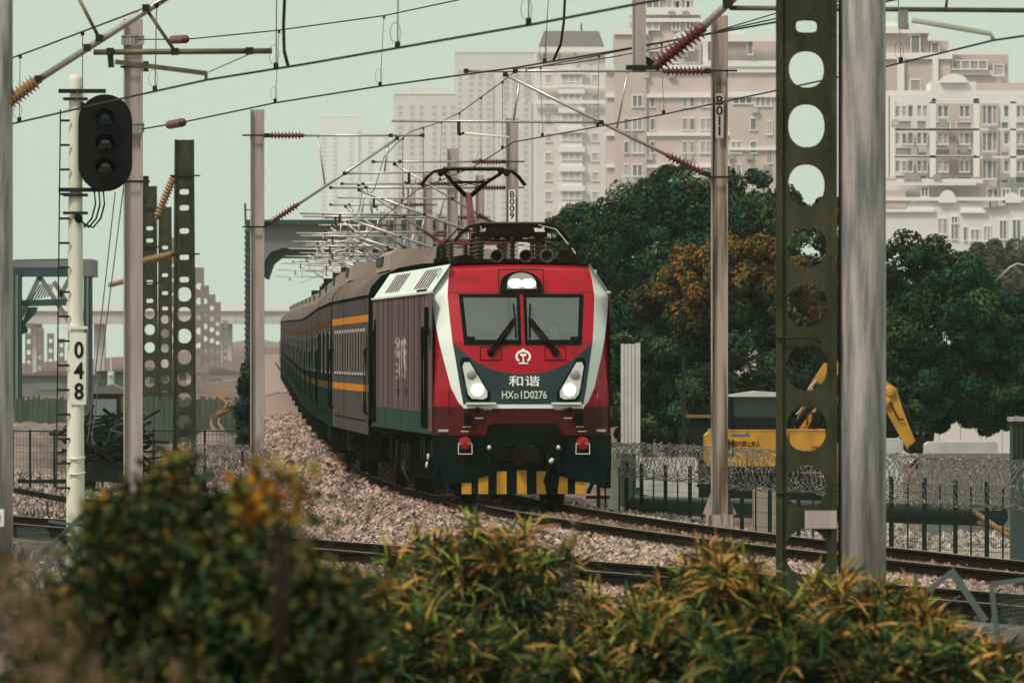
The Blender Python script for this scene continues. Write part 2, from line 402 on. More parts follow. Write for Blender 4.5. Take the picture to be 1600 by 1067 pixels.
o = stones('ballast_stones', 75000, 150, 200, .068, near); o['label'] = 'loose ballast stones banked up beside the train'; o['category'] = 'ballast'
o = stones('ballast_stones', 90000, 200, 430, .10, lambda X, Y: (pxf(X, Y) > 395) & (pxf(X, Y) < 640) & (X < XCv(Y))); o['label'] = 'far ballast stones along the side of the coaches'; o['category'] = 'ballast'
# ================================================================== locomotive
LY0 = 174.0
th = .0625
loco = empty('locomotive', (XC(LY0 + 1) - .02, LY0, 0), th)
tag(loco, 'red and white electric locomotive with lit headlights heading the train', 'locomotive')
HW = 1.55
# nose levels: z, front depth, half width of flat front, half width at outer edge of white band, depth to band, depth to full width
NZ = [(1.22, .02, 1.02, 1.20, .12, .62), (1.72, .0, 1.035, 1.06, .03, .62), (1.80, .01, 1.05, 1.13, .06, .62), (2.04, .03, 1.095, 1.245, .14, .62), (2.5, .12, 1.165, 1.36, .20, .66),
      (2.85, .22, 1.22, 1.44, .24, .68), (3.25, .42, 1.255, 1.505, .28, .62), (3.64, .63, 1.28, 1.545, .32, .40), (3.9, .84, 1.255, 1.37, .22, .30), (4.08, 1.04, 1.225, 1.27, .14, .2), (4.19, 1.34, 1.2, 1.215, .05, .1)]
def nose(z, k):
    zs = [r[0] for r in NZ]; return float(np.interp(z, zs, [r[k] for r in NZ]))
def fy(x, z):                                     # depth of the curved front at (x, z)
    return nose(z, 1) + .10 * (x / 1.2) ** 2
def full_w(z):                                    # half width of the body shell behind the nose
    return HW if z <= 3.7 else float(np.interp(z, [3.7, 4.19], [HW, 1.215]))
def strip_mesh(name, rows, m, parent, off=0.):
    """rows of (x, y, z) points joined into a skin"""
    b = MB(); n = len(rows[0]); vs = [(x, y - off, z) for r in rows for (x, y, z) in r]
    fs = [(i * n + j, i * n + j + 1, (i + 1) * n + j + 1, (i + 1) * n + j) for i in range(len(rows) - 1) for j in range(n - 1)]
    b.add(vs, fs, True); return b.build(name, m, parent, recalc=False)
zr = sorted(set([r[0] for r in NZ] + list(np.linspace(1.22, 4.19, 26))))
ZW0, ZW1 = 2.79, 3.67
def fshell():                                     # red nose skin with the two windscreen openings left out
    b = MB(); zz = sorted(set([z for z in zr if z >= 1.72] + [ZW0 + .03, ZW1 - .03] + list(np.linspace(1.72, 4.19, 40)))); ts = np.linspace(-1, 1, 49); n = len(ts)
    vs = [(t * nose(z, 2), fy(t * nose(z, 2), z), z) for z in zz for t in ts]; fs = []
    for i in range(len(zz) - 1):
        zc = (zz[i] + zz[i + 1]) / 2
        for j in range(n - 1):
            xc = abs((ts[j] + ts[j + 1]) / 2 * nose(zc, 2)); xo_ = 1.09 - .07 * (ZW1 - zc) / (ZW1 - ZW0)
            if ZW0 + .03 <= zc <= ZW1 - .03 and .055 < xc < xo_ - .04: continue
            fs.append((i * n + j, i * n + j + 1, (i + 1) * n + j + 1, (i + 1) * n + j))
    b.add(vs, fs, True); return b.build('front_shell', 'loco_red', loco, recalc=False)
front = fshell()
strip_mesh('lower_front_shell', [[(x * nose(z, 2), fy(x * nose(z, 2), z), z) for x in np.linspace(-1, 1, 13)] for z in zr if z <= 1.721], 'loco_darkred', loco)
for s in (-1, 1):
    def rowb(z, a, bnd):
        x0, x1 = nose(z, 2), nose(z, 3); y0 = fy(x0, z); y1 = y0 + nose(z, 4); x2 = full_w(z); y2 = y0 + nose(z, 5)
        P = {'in': (s * x0, y0, z), 'out': (s * x1, y1, z), 'full': (s * x2, max(y2, y1 + .01), z), 'mid': (s * (x1 * .45 + x2 * .55), y1 * .62 + y2 * .38, z)}
        return [P[k] for k in bnd]
    zz = [z for z in zr if z >= 1.72]
    strip_mesh('white_band', [rowb(z, 0, ('in', 'out')) for z in zz], 'loco_white', loco)
    strip_mesh('cab_corner', [rowb(z, 0, ('out', 'mid', 'full')) for z in zz if z <= 3.7], 'loco_red' , loco)
    strip_mesh('roof_shoulder', [rowb(z, 0, ('out', 'mid', 'full')) for z in zz if z >= 3.64], 'loco_white', loco)
    strip_mesh('lower_corner', [rowb(z, 0, ('in', 'out', 'mid', 'full')) for z in zr if z <= 1.721], 'loco_darkred', loco)
# white line closing the U under the mask, with two raised step lips
strip_mesh('white_lower_band', [[(x, fy(x, z), z) for x in np.linspace(-1.05, 1.05, 15)] for z in (1.685, 1.755)], 'loco_white', loco, .012)
for s in (-1, 1):
    b = MB(); b.bx(min(s * .48, s * 1.0), max(s * .48, s * 1.0), -.06, .1, 1.755, 1.79); b.build('front_step', 'loco_white', loco)
# dark mask below the windscreen
rows = []
def xa(z): return 0. if z < 2.28 else 1.22 * min(1, ((z - 2.28) / .57)) ** .42
for s in (-1, 1):
    rows = []
    for z in np.concatenate([[1.757], np.linspace(1.8, 2.27, 8), np.linspace(2.281, 2.86, 22)]):
        x0 = min(xa(z), nose(z, 2) - .004); x1 = nose(z, 2) - .002
        rows.append([(s * x, fy(x, z), z) for x in np.linspace(x0, x1, 8)])
    strip_mesh('front_mask', rows, 'loco_grey', loco, .006)
# body shell behind the nose
YB = 21.9
prof = [(HW, 1.26), (HW, 3.7), (1.215, 4.19), (.9, 4.215), (0, 4.225)]
def skin(name, pts, y0, y1, m, ny=2):
    b = MB(); n = len(pts); vs = []; fs = []
    for y in np.linspace(y0, y1, ny):
        vs += [(x, y, z) for x, z in pts]
    for i in range(ny - 1):
        for j in range(n - 1): fs.append((i * n + j, i * n + j + 1, (i + 1) * n + j + 1, (i + 1) * n + j))
    b.add(vs, fs); return b.build(name, m, loco, recalc=False)
for s in (-1, 1):
    skin('roof_panel', [(s * HW, 3.7), (s * 1.215, 4.19)], .95, YB, 'loco_white')
    skin('cab_side', [(s * HW, 1.26), (s * HW, 3.7)], .66, 2.2, 'loco_darkred')
    skin('side_panel', [(s * HW, 1.62), (s * HW, 3.7)], 2.2, YB, 'loco_side')
    skin('lower_side_panel', [(s * HW, 1.26), (s * HW, 1.62)], 2.2, YB, 'loco_teal')
skin('roof', [(-1.215, 4.19), (-.9, 4.215), (0, 4.225), (.9, 4.215), (1.215, 4.19)], 1.3, YB, 'loco_roof')
skin('nose_roof', [(-1.2, 4.192), (-.9, 4.21), (0, 4.215), (.9, 4.21), (1.2, 4.192)], 1.3, 1.75, 'loco_red').location = (0, 0, .012)
b = MB(); b.bx(-1.5, 1.5, .8, YB, 1.16, 1.26); b.build('underframe', 'loco_under', loco)
b = MB(); b.add([(-HW, YB, 1.26), (HW, YB, 1.26), (HW, YB, 3.7), (1.215, YB, 4.19), (-1.215, YB, 4.19), (-HW, YB, 3.7)], [(0, 1, 2, 3, 4, 5)]); b.build('rear_wall', 'loco_darkred', loco)
# vertical ribs, gutters, hatches, sign marks on both sides
for s in (-1, 1):
    for i, y in enumerate(np.arange(2.9, 21.2, .62)):
        b = MB(); b.bx(s * HW - .006, s * HW + .006, y, y + .16, 1.64, 3.66); b.build('side_rib', 'loco_side' if i % 3 else 'loco_teal', loco)
    b = MB(); b.bx(s * HW - .03, s * HW + .03, .95, YB, 3.685, 3.72); b.build('rain_gutter', 'loco_white', loco)
    b = MB(); b.bx(s * HW - .03, s * HW + .03, .9, YB, 1.235, 1.275); b.build('sill', 'loco_teal', loco)
    Ms = Matrix(((s * .335, 0, s * .49), (0, 1, 0), (-.49, 0, .335)))
    for (y0, y1) in ((3.2, 7.6), (13.5, 18.0)):
        for i in range(6):
            y = y0 + (y1 - y0) * i / 5
            b = MB(); b.bar((s * 1.50, y, 3.79), (s * 1.26, y, 4.14), .03, .03); b.build('roof_hatch_rib', 'gear_dark' if 0 else 'loco_side', loco)
    for y in (9.0, 11.2, 19.2):
        b = MB(); b.bar((s * 1.50, y, 3.78), (s * 1.25, y, 4.15), .05, .05); b.build('drain_pipe', 'loco_white', loco)
    b = MB(); b.bx(s * 1.5 - .03, s * 1.5 + .03, 3.0, 6.2, 3.735, 3.775); b.build('gutter_rail', 'gear_dark', loco)
    for y in (9.3, 12.2):
        b = MB(); r = .34; y0 = y
        b.prism([(y0 + r * 1.9 * math.cos(a) * (1 if i % 2 == 0 else .3), 1.97 + .21 * math.sin(a) * (1 if i % 2 == 0 else .3)) for i, a in enumerate(np.arange(8) * math.pi / 4)], 'x', s * HW + s * .008, s * HW + s * .012)
        b.build('star_mark', 'black_print', loco)
    lettering('side_lettering', '和谐', .8, lambda u, v: (s * (HW + .009), 11.2 + u * 2.6 * -s, 2.5 + v), 'coach_frame', loco, 1, .02)
    # crew door recess, grab rails, cab window, mirror
    for (y, mm) in ((2.45, 'rubber'), (20.9, 'rubber')):
        b = MB(); b.bx(s * HW - .01, s * HW + .012, y - .35, y + .35, 1.34, 3.3); b.build('crew_door', mm, loco)
        for k in (-.45, .1, .45):
            b = MB(); b.tube([(s * (HW + .0), y + k, 3.05), (s * (HW + .05), y + k, 3.10), (s * (HW + .065), y + k, 3.02), (s * (HW + .065), y + k, 1.42), (s * (HW + .05), y + k, 1.34), (s * HW, y + k, 1.36)], .022, 6)
            b.build('grab_rail', 'rubber', loco)
    b = MB(); b.bx(s * HW - .01, s * HW + .014, 1.05, 1.95, 2.72, 3.35); q = b.build('cab_side_window', 'exc_glass', loco)
    b = MB(); b.bx(s * (HW + .03) - .03, s * (HW + .03) + .03, 1.98, 2.16, 2.95, 3.45); b.build('mirror', 'rubber', loco)
    b = MB(); b.tube([(s * (nose(1.95, 3) + .1), .32, 2.0), (s * (nose(1.9, 3) + .12), .22, 1.95), (s * (nose(1.6, 3) + .18), .22, 1.62), (s * (nose(1.5, 3) + .15), .32, 1.58)], .016, 6); b.build('grab_handle', 'loco_red', loco)
for i, ch in enumerate('018'):
    lettering('side_number', ch, .16, lambda u, v: (-HW - .006, 1.35 - u, 2.1 - i * .19 + v), 'print_cream', loco)
# windscreen
def on_front(x, z, off): return (x, fy(x, z) - off, z)
def front_panel(name, x0, x1, z0, z1, m, parent, off, skew=0., nx=5, nz=6):
    return strip_mesh(name, [[on_front(x0 + (x1 - x0) * t + (skew * (z1 - z) / (z1 - z0)), z, off) for t in np.linspace(0, 1, nx)] for z in np.linspace(z0, z1, nz)], m, parent)
ZW0, ZW1 = 2.79, 3.67
for s in (-1, 1):
    xo, xi = s * 1.06, s * .03
    zs_ = np.linspace(ZW0, ZW1, 7); fw = .055
    def X(z, t):  # t 0 inner .. 1 outer; the outer edge leans in towards the sill
        o_ = s * (1.09 - .07 * (ZW1 - z) / (ZW1 - ZW0)); return xi + (o_ - xi) * t
    pane = strip_mesh('windscreen', [[on_front(X(z, t), z, .012) for t in np.linspace(.0, 1, 6)] for z in np.linspace(ZW0 + .02, ZW1 - .02, 7)], 'cab_glass', loco)
    for (t0, t1, za, zb) in ((0, .055, ZW0, ZW1), (.93, 1, ZW0, ZW1), (.055, .93, ZW0, ZW0 + .085), (.055, .93, ZW1 - .055, ZW1), (.80, .93, ZW0 + .085, ZW0 + .14)):
        strip_mesh('window_rubber', [[on_front(X(z, t), z, .02) for t in np.linspace(t0, t1, 5)] for z in np.linspace(za, zb, 6)], 'rubber', pane)
    # wiper: paired arms up to a blade holder and an upright blade
    wb = (s * .56, 2.66); wt = (s * .13, 3.24)
    w_ = MB()
    for k in (-.03, .03): w_.tube([Vector(on_front(wb[0] + k, wb[1], .06)), Vector(on_front((wb[0] + wt[0]) / 2 + k, (wb[1] + wt[1]) / 2, .10)), Vector(on_front(wt[0] + k * .6, wt[1], .07))], .022, 6)
    wo = w_.build('wiper', 'gear_dark', loco)
    w_ = MB(); w_.tube([Vector(on_front(s * .12, 2.92, .05)), Vector(on_front(s * .125, 3.22, .06)), Vector(on_front(s * .145, 3.5, .05))], .016, 5); w_.build('wiper_blade', 'gear_dark', wo)
    w_ = MB(); w_.lathe([(.07, 0), (.07, .06), (.04, .09)], on_front(wb[0], wb[1], 0), on_front(wb[0], wb[1], .2), 10); w_.build('wiper_pivot', 'gear_dark', wo)
    front_panel('access_panel', min(s * .38, s * .74), max(s * .38, s * .74), 2.52, 2.75, 'loco_red' , loco, .008)
    fr = MB()
    for (xa_, xb_, za, zb) in ((.375, .745, 2.74, 2.755), (.375, .745, 2.515, 2.53), (.375, .388, 2.53, 2.74), (.732, .745, 2.53, 2.74)):
        fr.add([on_front(s * xa_, za, .014), on_front(s * xb_, za, .014), on_front(s * xb_, zb, .014), on_front(s * xa_, zb, .014)], [(0, 1, 2, 3)])
    fr.build('panel_joint', 'gear_dark', loco, recalc=False)
# destination / marker light over the windscreen: arched lamp with two lit bulbs
hz0, hz1, hx = 3.70, 4.08, .37
arch = [(-hx, hz0), (hx, hz0), (hx * .97, hz0 + .14)] + [(hx * math.cos(a) * .95, hz0 + .14 + (hz1 - hz0 - .15) * math.sin(a)) for a in np.linspace(.15, math.pi - .15, 12)] + [(-hx * .97, hz0 + .14)]
def on_lamp(x, z, off): return (x, fy(x, 3.70) - off + (z - 3.70) * .55, z)
b = MB(); n_ = len(arch); b.add([on_lamp(x, z, .06) for x, z in arch] + [on_lamp(x, z, -.35) for x, z in arch], [tuple(range(n_))] + [(i, (i + 1) % n_, (i + 1) % n_ + n_, i + n_) for i in range(n_)])
hl = b.build('top_headlight', 'rubber', loco)
inn = [(x * .70 + .01, hz0 + .06 + (z - hz0) * .76) for x, z in arch]
b = MB(); b.add([on_lamp(x, z, .066) for x, z in inn], [tuple(range(n_))]); b.build('headlight_lens', 'lamp_off', hl)
for s in (-1, 1):
    b = MB(); c = (s * .115 + .015, 3.855); b.add([on_lamp(c[0] + .125 * math.cos(a), c[1] + .078 * math.sin(a), .072) for a in np.linspace(0, 6.28, 17)[:-1]], [tuple(range(16))]); b.build('headlight_bulb', 'lamp_on', hl)
b = MB()
for (x0, x1, z0, z1) in ((-.40, .40, 4.085, 4.105), (-.40, -.385, 3.69, 4.09), (.385, .40, 3.69, 4.09)):
    b.add([on_lamp(x0, z0, .07), on_lamp(x1, z0, .07), on_lamp(x1, z1, .07), on_lamp(x0, z1, .07)], [(0, 1, 2, 3)])
b.build('headlight_frame', 'rubber', hl, recalc=False)
# lower headlights: leaning drop shapes
def drop(s, g, n=28):
    P = []
    ctrl = [(-1.03, 2.50), (-.93, 2.50), (-.80, 2.28), (-.62, 1.98), (-.62, 1.87), (-.70, 1.83), (-.90, 1.845), (-.965, 1.92), (-1.02, 2.2), (-1.06, 2.42)]
    cx = sum(p[0] for p in ctrl) / 10; cz = sum(p[1] for p in ctrl) / 10
    return [(s * -(cx + (x - cx) * g), cz + (z - cz) * g) for x, z in ctrl]
for s in (-1, 1):
    b = MB(); P = drop(s, 1.18); b.add([on_front(x, z, .016) for x, z in P], [tuple(range(10))]); h0 = b.build('lower_headlight', 'rubber', loco, recalc=False)
    b = MB(); P = drop(s, .96); b.add([on_front(x, z, .024) for x, z in P], [tuple(range(10))]); b.build('headlight_housing', 'lamp_housing', h0, recalc=False)
    for (x, z, r, m) in ((.80, 2.005, .115, 'lamp_soft'), (.895, 2.265, .085, 'lamp_off')):
        b = MB(); b.lathe([(r, 0), (r, .02), (r * .8, .035), (.01, .04)], on_front(s * x, z, .02), on_front(s * x, z, .3), 18); b.build('headlight_bulb', m, h0)
# seams between the nose panels
for z in (3.045, 3.69):
    if z < 3.6: continue
    b = MB(); xs_ = np.linspace(-nose(z, 2), nose(z, 2), 13); b.add([on_front(x, z, .004) for x in xs_] + [on_front(x, z + .012, .004) for x in xs_], [(i, i + 1, 14 + i, 13 + i) for i in range(12)]); b.build('panel_seam', 'loco_darkred', loco, recalc=False)
# railway emblem, name, number
b = MB(); ring = []
N = 40
for i in range(N + 1):
    a = math.radians(-52) + math.radians(284) * i / N
    ring.append((math.cos(a), math.sin(a)))
vs = []; fs = []
for (x, z) in ring: vs += [on_front(x * .135, 2.585 + z * .115, .012), on_front(x * .098, 2.585 + z * .078, .012)]
fs = [(2 * i, 2 * i + 1, 2 * i + 3, 2 * i + 2) for i in range(N)]
b.add(vs, fs)
for poly in ([(-.035, 2.70), (0, 2.725), (.035, 2.70)], [(-.055, 2.635), (.055, 2.635), (.055, 2.60), (.012, 2.585), (.012, 2.485), (.085, 2.475), (.085, 2.455), (-.085, 2.455), (-.085, 2.475), (-.012, 2.485), (-.012, 2.585), (-.055, 2.60)]):
    b.add([on_front(x, z, .012) for x, z in poly], [tuple(range(len(poly)))])
b.build('railway_emblem', 'print_white', loco, recalc=False)
lettering('name_lettering', '和谐', .27, lambda u, v: on_front(u + .015, 2.145 + v * .72, .012), 'print_white', loco, 1.02, .002)
lettering('number_lettering', 'HX', .185, lambda u, v: on_front(u - .28, 1.915 + v, .012), 'print_cream', loco, .80, .002)
lettering('number_lettering', 'D', .115, lambda u, v: on_front(u - .125, 1.895 + v, .012), 'print_cream', loco, .9, .002)
lettering('number_lettering', '1D0276', .185, lambda u, v: on_front(u + .165, 1.915 + v, .012), 'print_cream', loco, .80, .002)
# lower front: apron, red lamps, sockets, coupler, hoses, striped guard
b = MB(); b.bx(-1.53, 1.53, .1, .55, .62, 1.22); b.build('front_apron', 'loco_skirt', loco)
for s in (-1, 1):
    b = MB(); b.prism([(s * 1.53, 1.22), (s * 1.53, .30), (s * 1.40, .30), (s * 1.15, .62), (s * 1.15, 1.22)], 'y', .30, .9); b.build('corner_apron', 'loco_skirt', loco)
b = MB(); b.prism([(-1.46, .64), (-1.40, .33), (-.62, .52), (-.35, .70), (.35, .70), (.62, .52), (1.40, .33), (1.46, .64), (1.4, .72), (-1.4, .72)], 'y', -.02, .12); b.build('guard_frame', 'loco_skirt', loco)
b = MB(); b.bx(-1.06, 1.06, .03, .10, .20, .62); gp = b.build('guard_plate', 'loco_skirt', loco)
for i, x in enumerate((-.99, -.70, -.38, -.03, .31, .68, .98)):
    zt_ = (.40, .52, .60, .62, .60, .52, .42)[i]
    b = MB(); b.bx(x - .085, x + .085, .018, .028, .205, zt_); b.build('warning_stripe', 'yellow_stripe', gp)
b = MB(); b.prism([(-.65, 1.22), (-.62, 1.38), (-.55, 1.42), (.55, 1.42), (.62, 1.38), (.65, 1.22)], 'y', -.012, .3); b.bx(-.62, .62, -.012, .15, .78, 1.22); b.build('coupler_pocket', 'loco_under', loco)
b = MB(); b.bx(-.32, .32, -.10, .05, 1.02, 1.18); b.build('coupler_beam', 'loco_skirt', loco)
b = MB(); b.prism([(-.16, .70), (.16, .70), (.2, .86), (.17, 1.02), (-.10, 1.04), (-.19, .95), (-.2, .80)], 'y', -.42, .1); b.lathe([(.06, 0), (.06, .36)], (.12, -.40, .7), None, 10); b.bx(-.05, .24, -.55, -.38, .74, 1.0); b.build('coupler', 'gear_dark', loco)
for s in (-1, 1):
    b = MB(); b.tube([(s * .60, -.02, .98), (s * .60, -.10, .9), (s * .60, -.14, .6), (s * .57, -.12, .34), (s * .52, -.12, .28)], .028, 8); b.build('brake_hose', 'rubber', loco)
    b = MB(); b.lathe([(.03, 0), (.04, .04), (.02, .08)], (s * .60, -.05, .97), None, 8); b.build('hose_valve', 'lamp_housing', loco)
    b = MB(); b.lathe([(.115, 0), (.115, .05), (.08, .09), (.02, .1)], (s * 1.02, .0, 1.08), (s * 1.02, -1, 1.08), 16); b.build('tail_lamp', 'lamp_red', loco)
    b = MB(); b.prism([(s * 1.02 - .1, 1.10), (s * 1.02 + .1, 1.10), (s * 1.02 + .07, 1.17), (s * 1.02, 1.20), (s * 1.02 - .07, 1.17)], 'y', -.12, .02); b.build('lamp_hood', 'lamp_red', loco)
    b = MB(); sq = [(s * 1.02 - .12, .90), (s * 1.02 + .12, .90), (s * 1.02 + .115, 1.08), (s * 1.02 - .115, 1.08)]
    for i in range(4):
        p, q = sq[i], sq[(i + 1) % 4]; b.bar((p[0], -.09, p[1]), (q[0], -.09, q[1]), .014)
    b.build('lamp_bracket', 'print_cream', loco)
    b = MB(); b.bx(s * .97 - .06, s * .97 + .06, -.05, .1, 1.40, 1.60); b.lathe([(.045, 0), (.045, .06)], (s * .97, -.04, 1.53), (s * .97, -1, 1.53), 10); b.build('socket_box', 'rubber', loco)
    b = MB(); b.lathe([(.05, 0), (.05, .05), (.03, .07)], (s * .80, .02, 1.66), (s * .80, -1, 1.66), 10); b.build('front_socket', 'loco_skirt', loco)
    for (x, z) in ((.62, 1.66), (.77, 1.51), (.98, 1.36), (1.02, 1.28)):
        b = MB()
        for k in range(4): b.bx(s * x - .07 + k * .036, s * x - .045 + k * .036, .0, .012, z, z + .018)
        b.build('small_plate', 'print_cream', loco)
    b = MB(); b.bx(s * 1.32 - .18, s * 1.32 + .18, .02, .3, .40, .46); b.bx(s * 1.5 - .015, s * 1.5 + .015, .02, .06, .3, .62); b.bx(s * 1.3 - .2, s * 1.3 + .2, .05, .3, .12, .17); b.build('corner_step', 'loco_skirt', loco)
b = MB(); b.tube([(.42, -.05, .88), (.44, -.2, .7), (.36, -.22, .42), (.40, -.2, .27)], .04, 8); b.build('brake_hose', 'rubber', loco)
b = MB(); b.lathe([(.03, 0), (.045, .03), (.03, .1)], (.44, -.2, .74), (.55, -.2, .9), 8); b.build('hose_valve', 'lamp_housing', loco)
# cab interior and the driver
b = MB(); b.bx(-1.4, 1.4, 1.9, 1.95, 1.3, 4.1); b.bx(-1.45, 1.45, .3, 1.9, 1.28, 1.32); b.bx(-1.2, 1.2, .34, .75, 1.32, 2.74); b.build('cab_interior', 'cab_inside', loco)
for s in (-1, 1):                                   # roller blinds, desk and pale side panels seen through the glass
    b = MB(); b.bx(min(s * .12, s * .95), max(s * .12, s * .95), .72, .74, 3.52, 3.66); b.build('sun_blind', 'rubber', loco)
    b = MB(); b.bx(min(s * 1.1, s * 1.38), max(s * 1.1, s * 1.38), 1.80, 1.88, 2.6, 3.5); b.build('cab_locker', 'print_cream', loco)
b = MB(); b.bx(-.34, .34, 1.86, 1.895, 1.4, 3.45); b.build('cab_door', 'coach_grey', loco)
b = MB(); b.bx(-1.15, 1.15, .5, .8, 2.74, 2.80); b.build('driver_desk', 'rubber', loco)
for x in (-.62, .62):
    b = MB(); b.bx(x - .25, x + .25, 1.5, 1.62, 2.1, 3.05); b.bx(x - .27, x + .27, 1.1, 1.6, 2.0, 2.12); b.bx(x - .06, x + .06, 1.3, 1.4, 1.32, 2.0); b.build('driver_seat', 'cab_seat', loco)
# under the floor: two bogies with three axles, tanks, pipes
for yb in (4.2, 17.6):
    bo = MB()
    for s in (-1, 1):
        bo.prism([(yb - 2.9, .62), (yb - 2.3, .78), (yb - 1.2, .95), (yb + 1.2, .95), (yb + 2.3, .78), (yb + 2.9, .62), (yb + 2.9, .48), (yb - 2.9, .48)], 'x', s * 1.08 - .08, s * 1.08 + .08)
    bo.bx(-1.0, 1.0, yb - 1.3, yb - 1.0, .5, .85); bo.bx(-1.0, 1.0, yb + 1.0, yb + 1.3, .5, .85)
    bg_ = bo.build('bogie', 'loco_under', loco)
    for k in (-2.0, 0, 2.0):
        for s in (-1, 1):
            b = MB(); b.lathe([(.66, 0), (.655, .03), (.625, .05), (.625, .13), (.56, .14), (.52, .10), (.2, .10), (.16, .2), (.1, .22)], (s * .70, yb + k, .625), (s * 2, yb + k, .625), 28); b.build('wheel', 'loco_under', bg_)
            b = MB(); b.bx(s * 1.16 - .1, s * 1.16 + .1, yb + k - .2, yb + k + .2, .45, .82); b.build('axle_box', 'dark_steel', bg_)
            for kk in (-.42, .42):
                b = MB()
                for j in range(6): b.lathe([(.1, 0), (.115, .02), (.1, .04)], (s * 1.12, yb + k + kk, .66 + j * .05), None, 10)
                b.build('coil_spring', 'dark_steel', bg_)
    for s in (-1, 1):
        b = MB(); b.tube([(s * 1.34, yb - 1.4, 1.05), (s * 1.34, yb - .9, .45)], .05, 8); b.build('damper', 'dark_steel', bg_); b = MB(); b.tube([(s * 1.32, yb + .9, 1.1), (s * 1.32, yb + 1.5, .5)], .05, 8); b.build('damper', 'dark_steel', bg_)
        b = MB(); b.tube([(s * 1.3, yb - 2.95, 1.1), (s * 1.34, yb - 2.95, .5), (s * 1.2, yb - 3.0, .2)], .035, 8); b.build('sand_pipe', 'loco_teal', bg_)
b = MB(); b.bx(-1.2, 1.2, 8.2, 13.4, .35, 1.16); b.build('transformer_tank', 'loco_under', loco)
for s in (-1, 1):
    b = MB()
    for y in (2.2, 3.0, 5.6, 6.6): b = MB(); b.tube([(s * 1.42, y, 1.2), (s * 1.42, y, .75)], .02, 6); b.build('hanging_pipe', 'loco_teal', loco)
    for y in (5.1, 5.6):
        b = MB(); b.lathe([(.06, 0), (.06, .02), (.05, .04)], (s * 1.36, y, .80 - (y - 5.1) * .3), (s * 2, y, .80), 12); b.build('air_gauge', 'print_cream', loco)
# roof equipment
def insul(name, p, h, r, parent, m='ins_dark', n=6):
    b = MB(); pr = [(r * .55, 0)]
    for i in range(n):
        z = h * (i + .3) / n; pr += [(r * .5, z), (r, z + h * .22 / n), (r * .5, z + h * .45 / n)]
    pr += [(r * .55, h)]; b.lathe(pr, p, None, 12); return b.build(name, m, parent)
ZR = 4.22
b = MB(); b.bx(-1.02, 1.02, 1.9, 8.5, ZR, ZR + .07); b.build('roof_plinth', 'gear_dark', loco)
for x in (-.36, .15, .52):                          # round horn mouths facing forward
    b = MB(); b.lathe([(.05, 0), (.06, .25), (.11, .36), (.115, .38), (.095, .38), (.05, .30)], (x, 2.15, ZR + .12), (x, -5, ZR + .12), 18); b.build('horn', 'gear_dark' if x != .52 else 'dark_steel', loco)
    b = MB(); b.tube([(x + .108 * math.cos(a), 1.77, ZR + .12 + .108 * math.sin(a)) for a in np.linspace(0, 6.284, 21)], .011, 5, cap=False); b.build('horn_rim', 'tube_olive', loco)
for (x, y, h) in ((-.62, 3.0, .42), (.62, 3.0, .42), (-.62, 5.0, .42), (.62, 5.0, .42), (-.2, 2.7, .4), (.32, 2.7, .42), (.02, 3.4, .42), (-.95, 6.2, .42), (-1.0, 4.6, .34), (-.8, 3.6, .3)):
    insul('roof_insulator', (x, y, ZR + .05), h, .075, loco)
for (x, y) in ((-1.08, 5.5), (-1.12, 6.6), (.95, 2.2)):
    b = MB(); b.lathe([(.08, 0), (.085, .1), (.04, .14), (.03, .3), (.015, .34)], (x, y, ZR), None, 10); b.build('roof_valve', 'gear_dark', loco)
b = MB(); b.prism([(.72, ZR), (1.12, ZR), (1.04, ZR + .16), (.86, ZR + .22)], 'y', 1.95, 3.4); b.prism([(-1.05, ZR), (-.7, ZR), (-.75, ZR + .14), (-.95, ZR + .14)], 'y', 2.4, 4.4); b.build('roof_cover', 'gear_dark', loco)
b = MB(); b.tube([(-.72, 2.9, ZR + .62), (-.4, 2.6, ZR + .40), (.5, 2.5, ZR + .38), (1.0, 2.3, ZR + .12)], .018, 6); b.tube([(-.5, 4.9, ZR + .58), (-.9, 4.4, ZR + .62), (-1.2, 3.9, ZR + .32)], .014, 6); b.tube([(-.7, 3.2, ZR + .42), (.9, 3.2, ZR + .42)], .02, 6); b.build('roof_busbar', 'gear_dark', loco)
b = MB(); b.tube([(.45, 3.0, ZR + .68), (.75, 2.8, ZR + .6), (1.05, 2.4, ZR + .2), (1.08, 2.2, ZR + .05)], .012, 6); b.build('earthing_cable', 'tube_bright', loco)
